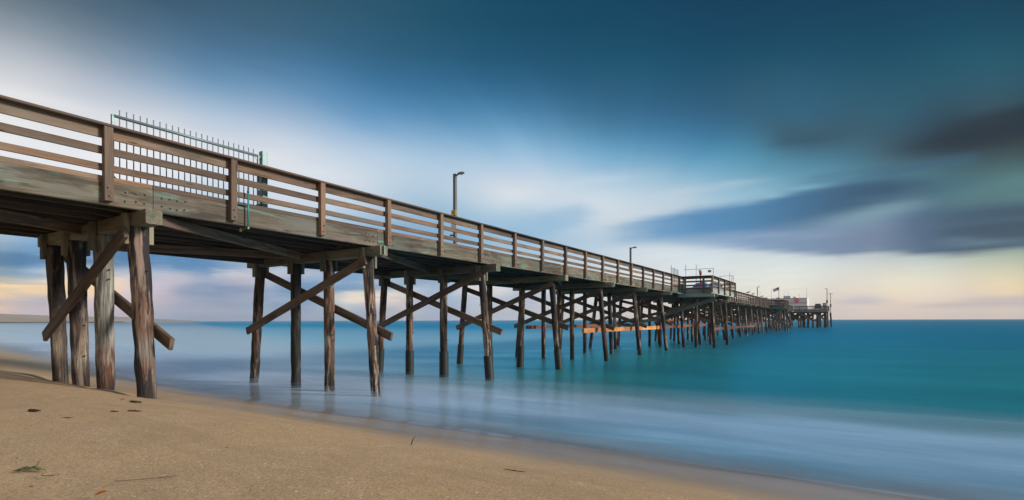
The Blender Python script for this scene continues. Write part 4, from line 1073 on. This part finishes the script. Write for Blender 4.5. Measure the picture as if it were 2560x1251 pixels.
    # warp the lookup
    del_=t.math('ADD',t.math('MULTIPLY',t.math('MULTIPLY',t.math('SUBTRACT',st1,.5),amp_hi),t.math('MULTIPLY_ADD',left,1.0,.45)),
                t.math('MULTIPLY',t.math('MULTIPLY',t.math('SUBTRACT',lo,.5),low),t.math('MULTIPLY',left,.9)))
    el2=t.math('ADD',el,t.math('MULTIPLY',del_,t.mapr(el,0,3,.2,1)))
    daz=t.math('MULTIPLY',t.math('SUBTRACT',t.math('ADD',t.math('MULTIPLY',st2,amp_hi),t.math('MULTIPLY',lo2,t.math('SUBTRACT',1,amp_hi))),.5),t.math('MULTIPLY_ADD',left,2.0,.6))
    az2=t.math('ADD',az,daz)
    cuts=[A0,-52.0,-26.0,-6.5,A1]
    nseg=len(cuts)-1
    fs=[t.mapr(az2,cuts[k],cuts[k+1],0,1,'LINEAR') for k in range(nseg)]
    hs=[t.math('GREATER_THAN',az2,cuts[k]) for k in range(1,nseg)]
    def row_group(e):
        """one elevation of the sky: colour by azimuth"""
        g=bpy.data.node_groups.new('sky_row','ShaderNodeTree'); q=NT(g)
        for k in range(nseg): g.interface.new_socket('f%d'%k,in_out='INPUT',socket_type='NodeSocketFloat')
        for k in range(nseg-1): g.interface.new_socket('h%d'%k,in_out='INPUT',socket_type='NodeSocketFloat')
        g.interface.new_socket('c',in_out='OUTPUT',socket_type='NodeSocketColor')
        gi=q.new('NodeGroupInput'); go=q.new('NodeGroupOutput'); c=None
        for k in range(nseg):
            a=np.linspace(cuts[k],cuts[k+1],30); rel=np.clip(a-AZ0,-52,52)
            px=1280+F*np.tan(np.radians(rel)); py=800-F*np.tan(rad(max(e,.05)))/np.cos(np.radians(rel))
            v=ev(np.clip(px,-150,2700),np.clip(py,-260,797))
            r=q.ramp(gi.outputs[k],[(m/29,tuple(v[m])) for m in range(30)])
            c=r if c is None else q.mix(gi.outputs[nseg+k-1],c,r)
        q.link(c,go.inputs[0]); return g
    col=None
    for i,e in enumerate(els):
        gn=t.new('ShaderNodeGroup'); gn.node_tree=row_group(e)
        for k in range(nseg): t.link(fs[k],gn.inputs[k])
        for k in range(nseg-1): t.link(hs[k],gn.inputs[nseg+k])
        rc=gn.outputs[0]
        col=rc if col is None else t.mix(t.mapr(el2,els[i-1],e,0,1,'LINEAR'),col,rc)
    # thin streak shading
    k1=t.math('MULTIPLY_ADD',t.math('SUBTRACT',st2,.5),t.math('MULTIPLY',amp_hi,.14),1.0)
    k2=t.math('MULTIPLY_ADD',t.math('SUBTRACT',lo2,.5),t.math('MULTIPLY',t.math('MULTIPLY',low,left),.38),1.0)
    kk=t.math('MULTIPLY',k1,k2)
    cc=t.new('ShaderNodeCombineXYZ'); [t.link(kk,cc.inputs[i]) for i in range(3)]
    col=t.mix(1.0,col,cc.outputs[0],'MULTIPLY')
    lb=t.math('MULTIPLY',t.math('MULTIPLY',t.mapr(el,5,9,1,0),t.mapr(el,.3,1.5)),t.mapr(az,-46,-32,1,0))
    col=t.mix(t.math('MULTIPLY',lb,t.mapr(lo,.5,.66,0,.35)),col,(.16,.29,.44))
    col=t.mix(t.math('MULTIPLY',lb,t.mapr(lo2,.54,.68,0,.16)),col,(.78,.66,.62))
    # overhead: broken overcast; behind: unseen sky made bright to light the pier's near side
    col=t.mix(t.mapr(el,32,70),col,(.16,.26,.36))
    beh=t.ramp(t.math('DIVIDE',el,90,clamp=True),[(0,(.80,.70,.62)),(.12,(1,.95,.90)),(.35,(.95,.95,.97)),(.7,(.42,.50,.60)),(1,(.16,.26,.36))])
    behm=t.mix(1.0,beh,(BEH,BEH,BEH),'MULTIPLY')
    dz_=t.math('ABSOLUTE',t.math('ADD',az,-AZ0))
    dz2=t.math('MINIMUM',dz_,t.math('SUBTRACT',360,dz_))
    col=t.mix(t.mapr(dz2,52,105),col,behm)
    bg=t.new('ShaderNodeBackground'); t.link(col,bg.inputs[0]); bg.inputs[1].default_value=1.0
    sk=t.new('ShaderNodeTexSky',sky_type='NISHITA'); sk.sun_disc=False
    sk.sun_elevation=rad(SUN_EL); sk.sun_rotation=rad(SUN_AZ)
    b2=t.new('ShaderNodeBackground'); t.link(sk.outputs[0],b2.inputs[0]); b2.inputs[1].default_value=.08
    mx=t.new('ShaderNodeMixShader'); mx.inputs[0].default_value=.02
    t.link(bg.outputs[0],mx.inputs[1]); t.link(b2.outputs[0],mx.inputs[2])
    out=t.new('ShaderNodeOutputWorld'); t.link(mx.outputs[0],out.inputs[0])
    w.cycles.sampling_method='MANUAL'; w.cycles.sample_map_resolution=512
BEH=.62; SUN_EL=19; SUN_AZ=68
sky()
sun=bpy.data.lights.new('sun','SUN'); sun.energy=4.2; sun.angle=rad(13); sun.color=(1,.91,.79)
so=bpy.data.objects.new('sun',sun); C.objects.link(so)
d=Vector((math.sin(rad(SUN_AZ))*math.cos(rad(SUN_EL)),math.cos(rad(SUN_AZ))*math.cos(rad(SUN_EL)),math.sin(rad(SUN_EL))))
so.rotation_euler=d.to_track_quat('Z','Y').to_euler(); so.location=(30,-20,30)

# ------------------------------------------------------------------ sea haze
HAZE=True
if HAZE:
    mb=MB(); S=12500
    x0,x1,y0,y1,z0,z1=-2450,2450,-120,2450,-4.5,47
    mb.add([(x0,y0,z0),(x1,y0,z0),(x1,y1,z0),(x0,y1,z0),(x0,y0,z1),(x1,y0,z1),(x1,y1,z1),(x0,y1,z1)],[(0,3,2,1),(4,5,6,7),(0,1,5,4),(1,2,6,5),(2,3,7,6),(3,0,4,7)])
    m=bpy.data.materials.new('sea_haze'); m.use_nodes=True; nt=m.node_tree
    for n in list(nt.nodes): nt.nodes.remove(n)
    v=nt.nodes.new('ShaderNodeVolumePrincipled'); v.inputs['Color'].default_value=(.96,.9,.92,1); v.inputs['Density'].default_value=.00021
    oo=nt.nodes.new('ShaderNodeOutputMaterial'); nt.links.new(v.outputs[0],oo.inputs['Volume'])
    tag(mb.build('haze',m),'thin pale sea haze over the water',None,None,'stuff')

# ------------------------------------------------------------------ camera
cam=bpy.data.cameras.new('camera'); co=bpy.data.objects.new('camera',cam); C.objects.link(co)
cam.sensor_width=36; cam.lens=36*F/2560; cam.clip_start=.05; cam.clip_end=40000
yaw=math.atan(825/F)
co.location=(11.96,0,2.5)
from mathutils import Matrix
Rm=Matrix.Rotation(yaw,3,'Z')@Matrix.Rotation(rad(90),3,'X')@Matrix.Rotation(rad(-.155),3,'Z')
co.rotation_euler=Rm.to_euler()
cam.shift_y=(800-625.5)/2560
SC.camera=co
SC.view_settings.view_transform='Standard'; SC.view_settings.look='None'; SC.view_settings.exposure=0; SC.view_settings.gamma=1
SC.cycles.use_denoising=True
SC.cycles.max_bounces=6; SC.cycles.diffuse_bounces=3; SC.cycles.glossy_bounces=3; SC.cycles.transparent_max_bounces=8; SC.cycles.volume_bounces=0
SC.cycles.sample_clamp_indirect=4
